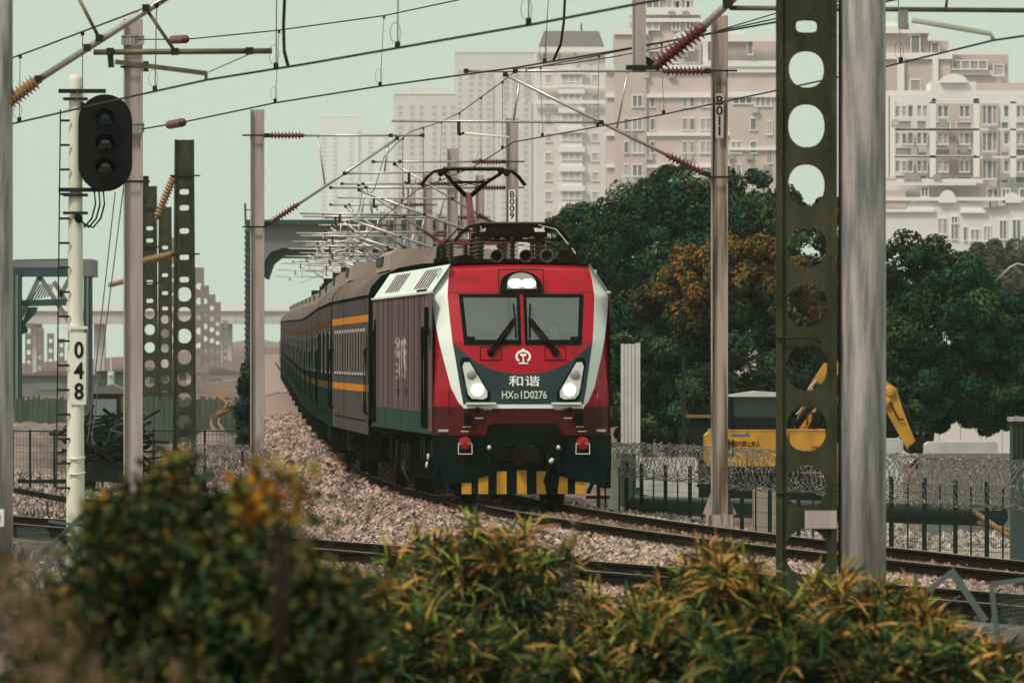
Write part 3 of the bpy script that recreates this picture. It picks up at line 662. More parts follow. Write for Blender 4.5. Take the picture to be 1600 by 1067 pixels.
def pantograph(y0, raised):
    p = MB(); zb = ZR + .47
    p.bx(-.62, .62, y0 - .08, y0 + .08, zb, zb + .09); p.bx(-.62, .62, y0 + 1.6, y0 + 1.76, zb, zb + .09); p.bx(-.5, -.4, y0, y0 + 1.7, zb, zb + .09); p.bx(.4, .5, y0, y0 + 1.7, zb, zb + .09)
    root = p.build('pantograph', 'gear_red' if raised else 'gear_dark', loco)
    for (x, y) in ((-.55, y0), (.55, y0), (-.55, y0 + 1.68), (.55, y0 + 1.68)): insul('base_insulator', (x, y, ZR + .04), .44, .08, root)
    zh = 6.10 if raised else zb + .22
    if raised:
        k = (0, y0 + 2.3, zb + .95); hp = y0 + .75
        p = MB(); p.tube([(0, y0 + .5, zb + .08), k], .085, 10, r2=.065); p.build('lower_arm', 'gear_red', root)
        p = MB()
        for s in (-1, 1):
            p.tube([(s * .06, k[1], k[2]), (s * .30, k[1] - .4, k[2] + .22)], .045, 8); p.tube([(s * .30, k[1] - .4, k[2] + .22), (s * .56, hp, zh - .05)], .032, 8)
            p.tube([(s * .2, k[1] - .3, k[2] + .16), (-s * .52, hp + .1, zh - .12)], .010, 5)
        p.bar((-.32, k[1] - .4, k[2] + .24), (.32, k[1] - .4, k[2] + .24), .05); p.build('upper_arm', 'gear_dark', root)
    else:
        hp = y0 + .1
        p = MB(); p.tube([(0, y0 + 1.6, zb + .12), (0, y0 + .1, zb + .16)], .08, 8)
        for s in (-1, 1): p.tube([(s * .1, y0 + 1.9, zb + .18), (s * .5, y0 + .1, zb + .2)], .035, 8)
        p.prism([(-.45, zb), (.45, zb), (.38, zb + .2), (-.38, zb + .2)], 'y', y0 + .2, y0 + 1.2); p.lathe([(.12, 0), (.12, .5)], (-.3, y0 + .3, zb + .08), (.5, y0 + .3, zb + .08), 10); p.build('folded_arms', 'gear_dark', root)
    for dy in (-.18, .18):
        p = MB(); pts = [(-.98, -.30), (-.86, -.14), (-.74, -.04), (-.55, 0), (.55, 0), (.74, -.04), (.86, -.14), (.98, -.30)]
        if not raised: pts = [(x * 1.02, z * .95) for x, z in pts]
        p.tube([(x, hp + dy, zh + z) for x, z in pts], .024, 7)
        h = p.build('collector_bow', 'gear_dark', root)
        p = MB(); p.bx(-.56, .56, hp + dy - .025, hp + dy + .025, zh + .02, zh + .045); p.build('carbon_strip', 'tube_olive', h)
    p = MB()
    for s in (-1, 1): p.bar((s * .5, hp - .2, zh - .04), (s * .5, hp + .2, zh - .04), .05); p.lathe([(.06, 0), (.06, .08)], (s * .62, hp - .22, zh - .08), (s * .62, hp + .1, zh - .08), 8)
    p.build('head_spring', 'gear_dark', root)
pantograph(3.2, False)
pantograph(14.2, True)

# the driver, a figure of his own
drv = empty('person', loco.matrix_basis @ Vector((0, 0, 0)), th)
tag(drv, 'driver in dark uniform seated behind the windscreen of the red locomotive', 'person')
me = bpy.data.meshes.new('body'); bmx = bmesh.new()
J = [(.62, 1.36, 2.12), (.62, 1.40, 2.45), (.62, 1.38, 2.74), (.62, 1.35, 2.86), (.62, 1.33, 2.97), (.62, 1.32, 3.08),
     (.83, 1.38, 2.70), (.93, 1.22, 2.45), (.80, .92, 2.62), (.41, 1.38, 2.70), (.31, 1.22, 2.45), (.44, .92, 2.62),
     (.74, 1.30, 2.12), (.76, .92, 2.16), (.76, .86, 1.68), (.50, 1.30, 2.12), (.48, .92, 2.16), (.48, .86, 1.68)]
E = [(0, 1), (1, 2), (2, 3), (3, 4), (4, 5), (2, 6), (6, 7), (7, 8), (2, 9), (9, 10), (10, 11), (0, 12), (12, 13), (13, 14), (0, 15), (15, 16), (16, 17)]
R = [.16, .16, .17, .06, .095, .085, .075, .055, .04, .075, .055, .04, .09, .075, .05, .09, .075, .05]
for p in J: bmx.verts.new(p)
bmx.verts.ensure_lookup_table()
for a, c in E: bmx.edges.new((bmx.verts[a], bmx.verts[c]))
bmx.to_mesh(me); bmx.free()
po = bpy.data.objects.new('body', me); col.objects.link(po); po.parent = drv
md = po.modifiers.new('skin', 'SKIN')
for i, r in enumerate(R): me.skin_vertices[0].data[i].radius = (r, r)
me.skin_vertices[0].data[0].use_root = True
po.modifiers.new('sub', 'SUBSURF').levels = 2; po.modifiers['sub'].render_levels = 2
me.materials.append(MATS['uniform'])
b = MB(); b.lathe([(.03, 0), (.07, .03), (.088, .09), (.093, .14), (.088, .20), (.06, .245), (.02, .26)], (.62, 1.32, 2.90), None, 16); b.bx(.605, .635, 1.205, 1.235, 3.0, 3.04)
b.bx(.58, .66, 1.228, 1.238, 2.962, 2.972)
for s in (-1, 1): b.bx(.62 + s * .093 - .012, .62 + s * .093 + .012, 1.30, 1.35, 3.0, 3.06)
b.build('face', 'skin', drv)
b = MB(); b.lathe([(.097, 0), (.10, .05), (.07, .115), (.02, .13)], (.62, 1.335, 3.06), None, 14); b.build('hair', 'hair', drv)
for s in (-1, 1):
    b = MB(); b.lathe([(.012, 0), (.012, .01)], (.62 + s * .034, 1.236, 3.045), (.62 + s * .034, 0, 3.045), 8); b.build('eye', 'hair', drv)
    b = MB(); b.bx(.62 + s * .16 - .045, .62 + s * .16 + .045, .80, .92, 2.60, 2.635)
    for k in range(4): b.tube([(.62 + s * .16 - .034 + k * .022, .82, 2.618), (.62 + s * .16 - .034 + k * .022, .775 - .006 * (k in (1, 2)), 2.615), (.62 + s * .16 - .034 + k * .022, .755, 2.59)], .010, 6)
    b.tube([(.62 + s * .16 - s * .045, .88, 2.615), (.62 + s * .16 - s * .07, .84, 2.61)], .011, 6)
    b.build('hand', 'skin', drv)

# ================================================================== coaches
def make_coach(dark=False):
    r = empty('passenger_coach'); LN = 25.2; fm = 'coach_green' if dark else 'coach_frame'
    P = [(1.55, 1.05), (1.55, 3.79), (1.50, 3.95), (1.30, 4.17), (.95, 4.33), (.5, 4.41), (0, 4.43)]
    b = MB()
    for s in (-1, 1): b.add([(s * 1.55, 0.02, 1.05), (s * 1.55, LN - .02, 1.05), (s * 1.55, LN - .02, 3.79), (s * 1.55, .02, 3.79)], [(0, 1, 2, 3)])
    b.build('side_wall', 'coach_grey', r)
    b = MB(); pr = [(x, z) for x, z in P[1:]] + [(-x, z) for x, z in P[1:][::-1][1:]]; n = len(pr)
    vs = [(x, y, z) for y in (0.02, LN - .02) for x, z in pr]; b.add(vs, [(i, i + 1, i + 1 + n, i + n) for i in range(n - 1)], True); b.build('roof', 'coach_roof', r, recalc=False)
    for y in (0, LN):
        b = MB(); poly = [(x, z) for x, z in P] + [(-x, z) for x, z in P[::-1][1:]]
        b.prism(poly, 'y', y - .02 if y else 0., y + .02 if y else .02)
        e = b.build('end_wall', 'coach_end', r)
        b = MB(); ya, yb = (-.62, .0) if y == 0 else (LN + .02, LN + .6)
        b.bx(-.62, -.5, ya, yb, 1.1, 3.4); b.bx(.5, .62, ya, yb, 1.1, 3.4); b.bx(-.62, .62, ya, yb, 3.4, 3.5); b.build('gangway_bellows', 'coach_end', e)
    for s in (-1, 1):
        b = MB(); b.bx(s * 1.555 - .012, s * 1.555 + .012, 0.02, LN - .02, 3.755, 3.80); b.build('gutter', 'coach_end', r)
        for (z0, z1, nm) in ((3.27, 3.41, 'upper_stripe'), (1.89, 2.03, 'lower_stripe')):
            b = MB(); b.bx(s * 1.55 - .004, s * 1.55 + .004, .05, LN - .05, z0, z1); b.build(nm, 'coach_orange_dull' if dark else 'coach_orange', r)
        b = MB(); b.bx(s * 1.55 - .004, s * 1.55 + .004, (1.6 if not dark else .06), (LN - 1.6 if not dark else LN - .06), (2.19 if not dark else 2.035), 3.14); bd = b.build('window_band', 'coach_green', r)
        if dark: b = MB(); b.bx(s * 1.55 - .002, s * 1.55 + .002, .06, LN - .06, 1.06, 1.87); b.build('lower_side', 'coach_lower', r)
        b = MB(); b.bx(s * 1.55 - .003, s * 1.55 + .003, .05, LN - .05, 1.30, 1.325); b.build('sill_moulding', 'coach_end', r)
        for i in range(12):
            y = 2.6 + i * 1.82; b = MB(); wd = .58
            for yy in (y - wd, y + wd): b.bx(s * 1.55 - .008, s * 1.55 + .008, yy - .06, yy + .06, 2.24, 3.12)
            for zz in (2.24, 3.12): b.bx(s * 1.55 - .0075, s * 1.55 + .0075, y - wd - .06, y + wd + .06, zz - .03, zz + .03)
            wf = b.build('window', fm if i % 4 else 'coach_frame', r)
            b = MB(); b.bx(s * 1.55 - .006, s * 1.55 + .006, y - wd + .06, y + wd - .06, 2.27, 3.09); b.build('pane', 'coach_pane', wf)
        for y in (.75, LN - .75):
            b = MB(); b.bx(s * 1.55 - .005, s * 1.55 + .005, y - .42, y + .42, 1.25, 3.2); d = b.build('door', 'coach_lower' if dark else 'coach_grey', r)
            b = MB(); b.bx(s * 1.55 - .007, s * 1.55 + .007, y - .22, y + .22, 2.3, 3.0); b.build('pane', 'coach_pane', d)
            for k in (-.5, .5):
                b = MB(); b.tube([(s * 1.55, y + k, 2.75), (s * 1.60, y + k, 2.7), (s * 1.60, y + k, 1.5), (s * 1.55, y + k, 1.45)], .018, 6); b.build('grab_rail', 'rubber', d)
            b = MB(); b.bx(s * 1.45 - .1, s * 1.45 + .1, y - .35, y + .35, .55, .60); b.bx(s * 1.45 - .1, s * 1.45 + .1, y - .35, y + .35, .8, .85); b.bx(s * 1.45 - .1, s * 1.45 + .1, y - .38, y - .35, .55, 1.05); b.build('step', 'loco_under', d)
    b = MB(); b.prism([(-1.1, 4.30), (1.1, 4.30), (1.06, 4.62), (.9, 4.72), (-.9, 4.72), (-1.06, 4.62)], 'y', 1.6, 9.5); ac = b.build('air_conditioner', 'aircon', r)
    b = MB(); b.bx(-1.112, 1.112, 5.2, 9.0, 4.42, 4.60); b.build('grille', 'grille', ac)
    b = MB(); b.bx(-.5, .5, 13, 15, 4.38, 4.5); b.bx(-.5, .5, 19, 21, 4.38, 4.5); b.build('roof_vent', 'aircon', r)
    for yb in (3.6, LN - 3.6):
        b = MB()
        for s in (-1, 1): b.prism([(yb - 1.9, .55), (yb - 1.2, .62), (yb - .8, .45), (yb + .8, .45), (yb + 1.2, .62), (yb + 1.9, .55), (yb + 1.9, .8), (yb - 1.9, .8)], 'x', s * 1.0 - .07, s * 1.0 + .07)
        b.bx(-1.2, 1.2, yb - .35, yb + .35, .7, 1.02); bo = b.build('bogie', 'loco_under', r)
        for k in (-1.2, 1.2):
            for s in (-1, 1):
                b = MB(); b.lathe([(.49, 0), (.485, .03), (.458, .05), (.457, .13), (.36, .12), (.12, .1), (.1, .3)], (s * .7, yb + k, .457), (s * 2, yb + k, .457), 20); b.build('wheel', 'loco_under', bo)
        for s in (-1, 1):
            b = MB()
            for j in range(7): b.lathe([(.12, 0), (.14, .03), (.12, .06)], (s * 1.2, yb, .55 + j * .06), None, 10)
            b.build('coil_spring', 'dark_steel', bo)
    b = MB(); b.bx(-1.3, 1.3, 8.0, 10.2, .45, 1.05); b.bx(-1.3, 1.3, 12.0, 16.5, .4, 1.05); b.bx(-1.4, 1.4, 0.1, LN - .1, 1.0, 1.045); b.build('underframe_boxes', 'loco_under', r)
    return r
proto = make_coach(); proto2 = make_coach(True); yn = LY0 + YB + 1.35
ORD = ['first', 'second', 'third', 'fourth', 'fifth', 'sixth', 'seventh', 'eighth', 'ninth', 'tenth', 'eleventh', 'twelfth', 'thirteenth', 'fourteenth']
coaches = []
for i in range(14):
    c = proto if i == 0 else proto2 if i == 1 else copy_tree(proto2)
    y1 = yn + 25.2
    xa_, xb_ = XC(yn), XC(y1); za, zb = ZT(yn), ZT(y1)
    c.location = (xa_, yn, za); c.rotation_euler = (math.atan((zb - za) / 25.2), 0, math.atan(-(xb_ - xa_) / 25.2) * -1 if False else math.atan((xa_ - xb_) / 25.2))
    tag(c, f'grey passenger coach with orange stripes, {ORD[i]} behind the red locomotive', 'coach', 'coaches of the passenger train')
    coaches.append(c); yn = y1 + 1.15
for i in range(2, 9):            # darker roof gear further back
    b = MB(); b.prism([(-1.0, 4.3), (1.0, 4.3), (.8, 4.75), (-.8, 4.7)], 'y', 11, 24.0)
    for k in range(7): b.box((rng.uniform(-.7, .7), 11.5 + k * 1.8, 4.8), (.5, .9, .3 + .25 * rng.random()))
    b.build('roof_gear', 'junk_dark', coaches[i])
# ================================================================== masts, brackets, wires
def ribbed(p, q, r, n=10, core=.45, end=.06):
    """ribbed insulator profile between two points"""
    b = MB(); p, q = Vector(p), Vector(q); l = (q - p).length; pr = [(r * .5, 0), (r * .5, end * l)]
    for i in range(n):
        z = l * (end + (1 - 2 * end) * i / n); s = l * (1 - 2 * end) / n
        pr += [(r * core, z), (r, z + s * .42), (r * .96, z + s * .5), (r * core, z + s * .6)]
    pr += [(r * .5, l * (1 - end)), (r * .5, l)]
    b.lathe(pr, p, q, 12); return b
def lerp(a, b, t): return Vector(a) * (1 - t) + Vector(b) * t
def clamp(parent, p, m='dark_steel', s=.07):
    b = MB(); b.box(p, (s, s * 1.3, s)); return b.build('clamp', m, parent)

def cantilever(parent, s, L_, zt, zb, zr, xr0, xr1, xc, zc, off=.14, m='tube_bright', r=.032, dy=0.):
    """bracket arm: top tube, stay tube, brace, registration tube, steady arm; s is the side it points to"""
    A = Vector((s * off, dy, zt)); E = Vector((s * (off + L_), dy, zt)); il = .72
    b = MB(); b.tube([A + Vector((s * .82, 0, 0)), E], r * .85, 8); root = b.build('cantilever', m, parent)
    ribbed(A + Vector((s * .1, 0, 0)), A + Vector((s * .84, 0, 0)), .085, 9).build('insulator', 'ins_red', root)
    b = MB(); b.bar(A - Vector((s * .1, 0, 0)), A + Vector((s * .12, 0, 0)), .09); b.bar(A + Vector((-s * .45, -.16, 0)), A + Vector((s * .05, -.16, 0)), .035); b.build('bracket', 'dark_steel', root)
    B = Vector((s * off, dy, zb)); D = Vector((s * (off + L_ * .84), dy, zt - .06)); u = (D - B).normalized()
    b = MB(); b.tube([B + u * .85, D], r, 8); b.build('stay_tube', m, root)
    ribbed(B + u * .14, B + u * .88, .085, 9).build('insulator', 'ins_red', root)
    b = MB(); b.bar(B - Vector((s * .1, 0, 0)), B + u * .16, .09); b.bar(B + Vector((-s * .45, -.16, 0)), B + Vector((s * .05, -.16, 0)), .035); b.build('bracket', 'dark_steel', root)
    p1 = lerp(B, D, .46); p2 = Vector((s * (off + L_ * .34), dy, zt))
    b = MB(); b.tube([p2, p1], r * .55, 6); b.build('brace', m, root)
    t = (zr - zb) / (zt - .06 - zb); R0 = lerp(B, D, t); R1 = Vector((s * (off + xr1), dy, zr + .03))
    b = MB(); b.tube([R0, R1], r * .75, 8); rt = b.build('registration_tube', m, root)
    b = MB(); b.tube([lerp(B, D, .93), lerp(R0, R1, .42)], r * .6, 6); b.build('brace', m, root)
    C = Vector((s * (off + xc), dy, zc)); H = lerp(R0, R1, .68)
    b = MB(); b.bar(H, H - Vector((0, 0, .24)), .06, .06); b.bar(H - Vector((0, 0, .24)), H + Vector((-s * .1, 0, -.2)), .04); b.build('registration_hook', 'dark_steel', root)
    b = MB(); b.tube([H - Vector((0, 0, .2)), C + Vector((0, 0, .1)), C], .022, 6); b.build('steady_arm', 'print_cream', root)
    for p in (E, D, R0, lerp(A, E, .8)): clamp(root, p, s=.08)
    return root
def hmast(px, Y, ztop, label, zbase=-.3, wd=.27, m='mast_paint', X=None, plate=False):
    X = (px - 800) / F * Y if X is None else X
    t = empty('catenary_mast', (X, Y, 0)); tag(t, label, 'mast', 'steel catenary masts')
    b = MB()
    for s in (-1, 1): b.bx(s * wd / 2 - .012, s * wd / 2 + .012, -wd * .48, wd * .48, zbase, ztop)
    b.bx(-wd / 2 + .012, wd / 2 - .012, -.05, -.03, zbase, ztop - .003); b.build('post', m, t)
    if plate:
        b = MB(); b.bx(-.24, .24, -.24, .24, zbase - .3, zbase + .02)
        for s in (-1, 1): b.prism([(s * wd / 2 + s * .013, zbase + .02), (s * .30, zbase + .02), (s * (wd / 2 + .02), zbase + .40)], 'y', -.02, .02)
        b.build('base_plate', m, t)
    return t
def number(t, txt, z, size, wd=.27, m='black_print', sx=1.1):
    for i, ch in enumerate(txt):
        lettering('number', ch, size, lambda u, v: (u, -wd * .5 - .008, z - i * size * .8 + v), m, t, sx, .006)
# --- right-hand row, B011 and B009 carry plates
t = hmast(1124, 176, 8.55, 'weathered steel mast numbered B011 with flaking rust, right of the locomotive', -.2, .27, 'mast_rust', plate=True)
b = MB(); b.bx(-.07, .07, -.142, -.136, 6.40, 7.18); b.build('number_plate', 'coach_frame', t)
number(t, 'B011', 7.05, .22); cantilever(t, -1, 4.3, 7.58, 5.72, 6.68, 2.3, 5.6, 3.55, 6.32)
t = hmast(800, 249, 8.5, 'pale steel mast numbered B009 standing behind the raised pantograph', -.2, .29)
b = MB(); b.bx(-.085, .085, -.152, -.146, 5.9, 6.72); b.build('number_plate', 'print_white', t)
number(t, 'B009', 6.6, .22, .29); cantilever(t, -1, 3.3, 7.42, 5.7, 6.5, 2.0, 4.2, 3.2, 6.2)
ordm = ['third', 'fourth', 'fifth', 'sixth', 'seventh', 'eighth', 'ninth', 'tenth']
for i, Y in enumerate((285, 325, 358, 392, 435, 485, 545, 620)):
    t = hmast(0, Y, 8.5 + ZT(Y), f'pale steel mast behind the train, {ordm[i]} of the row running back from B011', ZT(Y) - .3, .29, X=XC(Y) + 2.5)
    cantilever(t, -1, 3.0, 7.5 + ZT(Y), 5.7 + ZT(Y), 6.55 + ZT(Y), 1.8, 4.1, 2.5, 6.2 + ZT(Y), r=.04)
# --- left-hand row
t = hmast(402, 212, 7.8, 'plain steel mast left of the coaches with red insulators on its arm', -.45, .27)
cantilever(t, 1, 3.35, 7.25, 5.32, 6.45, 1.8, 3.7, 3.2, 6.25)
for i, Y in enumerate((305, 375, 450, 530)):
    t = hmast(0, Y, 8.0 + ZT(Y), f'hazy steel mast beyond the signal side of the coaches, {["nearest", "second", "third", "farthest"][i]} of four', ZT(Y) - .4, .27, X=XC(Y) - 3.3 - 0 * i) if False else None
for i, Y in enumerate((262, 310, 345, 380, 415, 460, 510)):        # further track's masts whose arms crowd the distance
    t = hmast(0, Y, 8.2 + ZT(Y), f'slim steel mast of the farther track, {["nearest", "second", "third", "fourth", "fifth", "sixth", "seventh"][i]} behind the train roof', ZT(Y) - .6, .26, X=XC(Y) + 3.6 + .25 * i)
    cantilever(t, -1, 4.6, 7.0 + ZT(Y) - .1 * (i % 3), 5.5 + ZT(Y), 6.3 + ZT(Y), 2.6, 5.4, 3.9, 6.1 + ZT(Y), r=.042, dy=.1)
t = hmast(208, 165, 8.12, 'broad pale steel mast right behind the black signal head', -.5, .285)
for (z, w_, h_) in ((7.77, .40, .17), (6.33, .34, .16)):
    b = MB(); b.bx(-.19, .19, -.165, -.145, z - .08, z + .08); b.bx(-.19, .19, -.18, -.165, z + .06, z + .08); b.bx(-.19, .19, -.18, -.165, z - .08, z - .06)
    for x in (-.08, -.03, .03, .08): b.bx(x - .01, x + .01, -.175, -.165, z - .05, z + .03)
    b.build('anchor_plate', 'galv', t)
for z in (7.33, 5.45):
    b = MB(); b.bx(-.2, .28, -.16, -.145, z - .02, z + .02); b.bx(.17, .26, -.2, -.1, z - .08, z + .09); b.build('bracket', 'dark_steel', t)

# --- concrete masts with round windows
def perf_mast(px, Y, wd, ztop, holes, label, zbase=-.6, m='old_concrete', depth=.28, n=20, group='perforated concrete masts', taper=0.):
    t = empty('concrete_mast', ((px - 800) / F * Y, Y, 0)); tag(t, label, 'mast', group)
    b = MB(); zs = zbase; W = lambda z: wd / 2 * (1 + taper * (ztop - z) / (ztop - zbase)); d = depth / 2
    def solid(z0, z1):
        w0, w1 = W(z0), W(z1); vs = []
        for y in (-d, d): vs += [(-w0, y, z0), (w0, y, z0), (w1, y, z1), (-w1, y, z1)]
        b.add(vs, [(0, 1, 2, 3), (4, 7, 6, 5), (0, 3, 7, 4), (1, 5, 6, 2)])
    holes = sorted(holes)
    for (zc, hw, hh) in holes:
        g = hh + min(.06, hh * .35); z0, z1 = zc - g, zc + g
        if z0 > zs: solid(zs, z0)
        else: z0 = zs
        w_ = W(zc); vs = []; fs = []; k = n
        for y in (-d, d):
            for j in range(k):
                a = 2 * math.pi * (j + .5) / k; c, s_ = math.cos(a), math.sin(a)
                e = .9 if hh > .1 else .6
                vs.append((hw * math.copysign(abs(c) ** e, c), y, zc + hh * math.copysign(abs(s_) ** e, s_)))
            for j in range(k):
                a = 2 * math.pi * (j + .5) / k; c, s_ = math.cos(a), math.sin(a); q = 1 / max(abs(c), abs(s_))
                vs.append((w_ * c * q, y, (z0 + z1) / 2 + (z1 - z0) / 2 * s_ * q))
        for j in range(k):
            i = (j + 1) % k
            fs += [(j, i, k + i, k + j), (2 * k + j, 3 * k + j, 3 * k + i, 2 * k + i), (j, 2 * k + j, 2 * k + i, i)]
            if abs(vs[k + j][0]) > w_ - 1e-4 and abs(vs[k + i][0]) > w_ - 1e-4 and vs[k + j][0] * vs[k + i][0] > 0: fs.append((k + j, k + i, 3 * k + i, 3 * k + j))
        # square the ring corners out to the cell edges
        b.add(vs, fs)
        for sx in (-1, 1):
            for (za, sg) in ((z0, -1), (z1, 1)):
                cand = [v for v in vs[k:2 * k] if v[0] * sx > 0 and (v[2] - (z0 + z1) / 2) * sg > 0]
                vx = max((v for v in cand if abs(abs(v[0]) - w_) < 1e-4), key=lambda v: abs(v[2] - (z0 + z1) / 2)); vz = max((v for v in cand if abs(v[2] - za) < 1e-4), key=lambda v: abs(v[0]))
                P = [vx, vz, (sx * w_, -d, za)]
                b.add([*P, *[(x, d, z) for x, y, z in P]], [(0, 1, 2), (3, 5, 4), (0, 2, 5, 3)])
        zs = z1
    solid(zs, ztop); b.add([(-W(ztop), -d, ztop), (W(ztop), -d, ztop), (W(ztop), d, ztop), (-W(ztop), d, ztop)], [(0, 1, 2, 3)])
    b.build('pillar', m, t)
    for s in (-1, 1):
        b = MB(); b.prism([(s * (W(zbase) - .05), zbase), (s * (W(zbase) + .006), zbase), (s * (W(ztop) + .006), ztop + .01), (s * (W(ztop) - .05), ztop + .01)], 'y', -d - .035, d + .035); b.build('flange', m, t)
    return t
SC = F / 98
hl_ = [(CH + (HZ - y) / SC, w_ / 2 / SC, h_ / 2 / SC) for (y, w_, h_) in ((42, 34, 20), (109, 56, 58), (197, 58, 68), (290, 58, 66), (387, 62, 64), (478, 64, 68), (575, 66, 70), (670, 64, 70), (760, 64, 66), (862, 66, 72), (962, 64, 66))]
t = perf_mast(1260, 98, .575, 8.9, hl_, 'tall dark concrete mast pierced by round windows beside the round steel pole', -.9)
b = MB(); b.bx(-.02, .29, -.185, -.145, CH - (825 - HZ) / SC, CH - (797 - HZ) / SC); b.build('white_patch', 'mast_paint', t)
for z in (CH - (528 - HZ) / SC, CH - (770 - HZ) / SC):
    b = MB(); b.tube([(-.3, -.19, z), (.05, -.19, z + .005), (.14, -.22, z - .05)], .012, 6); b.build('tie_wire', 'dark_steel', t)
def std_holes(Y, ys_small, ys_big, wb):
    k = F / Y; return [(CH + (HZ - y) / k, .13, .075) for y in ys_small] + [(CH + (HZ - y) / k, wb, wb * 1.02) for y in ys_big]
t = perf_mast(288, 267, .50, 8.35, std_holes(267, (300, 325, 361, 402, 437), (460, 491, 525, 558, 592, 625, 660, 693, 725), .19), 'dark concrete mast left of centre with ribbed insulators tied to its side', -1.0, taper=.25)
ka = F / 267
for (p, q) in (((-.27, 7.40), (-.74, 6.25)), ((-.28, 5.32), (-1.12, 5.12))):
    ribbed((p[0], -.1, p[1]), (q[0], -.1, q[1]), .13, 12, .62).build('insulator', 'ins_brown', t)
    b = MB(); b.bx(-.38, .42, -.2, -.15, p[1] - .02, p[1] + .02); b.build('bracket', 'dark_steel', t)
t = perf_mast(234, 365, .50, 8.8, std_holes(365, (357, 376, 441, 470), (490, 515, 543, 571, 597, 625, 653, 682, 710), .19), 'dark concrete mast partly hidden by the broad steel mast', -1.2, taper=.2)
for z in (8.0, 6.6, 5.3):
    b = MB(); b.bx(-.3, .45, -.2, -.15, z - .03, z + .03); b.build('bracket', 'dark_steel', t)
ribbed((-.9, -.3, 5.35), (-1.5, -.3, 5.2), .13, 8, .62).build('insulator', 'ins_brown', t)
perf_mast(258, 402, .50, 8.6, std_holes(402, (387, 430, 458, 482), (499, 521, 544, 568, 592, 617, 642, 667, 690), .17), 'dark concrete mast standing between two nearer pierced masts', -1.2, taper=.2)
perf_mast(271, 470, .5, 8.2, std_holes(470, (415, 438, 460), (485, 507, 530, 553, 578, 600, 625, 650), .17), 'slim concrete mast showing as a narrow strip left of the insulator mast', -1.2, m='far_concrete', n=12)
farl = ['nearest', 'second', 'third', 'fourth', 'fifth', 'sixth']
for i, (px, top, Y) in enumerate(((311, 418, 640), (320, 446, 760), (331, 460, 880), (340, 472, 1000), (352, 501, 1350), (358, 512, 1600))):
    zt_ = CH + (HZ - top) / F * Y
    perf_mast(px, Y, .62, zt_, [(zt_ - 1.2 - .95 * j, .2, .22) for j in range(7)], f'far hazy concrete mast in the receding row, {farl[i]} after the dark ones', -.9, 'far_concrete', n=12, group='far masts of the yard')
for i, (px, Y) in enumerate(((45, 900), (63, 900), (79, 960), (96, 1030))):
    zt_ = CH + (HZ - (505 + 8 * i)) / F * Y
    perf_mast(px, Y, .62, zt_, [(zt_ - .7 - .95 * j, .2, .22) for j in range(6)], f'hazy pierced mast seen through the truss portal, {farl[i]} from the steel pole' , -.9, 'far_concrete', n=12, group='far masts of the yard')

# --- portal of round poles in front, with a drop post and two bracket arms
def round_pole(px, Y, r, ztop, label):
    t = empty('steel_pole', ((px - 800) / F * Y, Y, 0)); tag(t, label, 'pole', 'round portal poles')
    b = MB(); b.lathe([(r, -.9), (r, 2), (r * .985, 5), (r * .97, ztop)], (0, 0, 0), None, 40); b.build('shaft', 'galv', t)
    return t
tl = round_pole(-3, 104, .155, 9.2, 'round zinc-grey pole cut by the left edge of the picture')
tr = round_pole(1347, 98, .235, 9.2, 'thick round zinc-grey pole next to the pierced concrete mast')
b = MB(); b.bx(-.22, .07, -.165, -.15, CH - (822 - HZ) / F * 104, CH - (795 - HZ) / F * 104); b.build('number_plate', 'print_white', tl)
b = MB(); b.bx(-.05, .03, -.169, -.166, CH - (815 - HZ) / F * 104, CH - (803 - HZ) / F * 104); b.build('plate_print', 'black_print', tl)
pl_, pr_ = Vector(tl.location), Vector(tr.location)
bm_ = empty('portal_beam', (0, 0, 0)); tag(bm_, 'steel beam across the round poles above the picture, carrying the drop post', 'beam')
b = MB(); b.bar(pl_ + Vector((-.5, 0, 8.6)), pr_ + Vector((.5, 0, 8.6)), .3, .4); b.build('beam', 'galv', bm_)
yp = 99.9; xp = (998.5 - 800) / F * yp; k = F / yp
b = MB(); zb_ = CH + (HZ - 113) / k
for s in (-1, 1): b.bx(xp + s * .062 - .006, xp + s * .062 + .006, yp - .07, yp + .07, zb_, 8.45)
b.bx(xp - .056, xp + .056, yp - .055, yp - .045, zb_, 8.45); b.build('drop_post', 'mast_paint', bm_)
w2 = lambda px, py, Y=yp: at(px, py, Y)
arm = MB(); arm.tube([w2(1095, 46), w2(1150, -6), w2(1200, -52)], .04, 10); ar = arm.build('cantilever', 'tube_bright', bm_)
ribbed(w2(1022, 106), w2(1100, 42), .105, 11, .42).build('insulator', 'ins_red', ar)
arm = MB(); arm.bar(w2(978, 106, yp - .1), w2(1022, 106, yp - .1), .05); arm.bar(w2(1006, 92), w2(1028, 106), .07); arm.build('bracket', 'dark_steel', ar)
arm = MB(); arm.tube([w2(1140, 13), w2(1640, 17)], .026, 8); arm.build('registration_tube', 'tube_olive', ar)
arm = MB(); arm.bar(w2(1411, 16), w2(1411, 42), .1, .06); arm.bar(w2(1404, 42), w2(1420, 42), .05, .06); arm.build('registration_hook', 'galv', ar)
arm = MB(); arm.tube([w2(1425, 32), w2(1548, 53), w2(1552, 63)], .028, 8); arm.build('steady_arm', 'print_cream', ar)
arm = MB(); arm.tube([w2(1478, 14), w2(1481, -12)], .014, 6); arm.build('brace', 'tube_olive', ar)
clamp(ar, w2(1137, 6), s=.1)
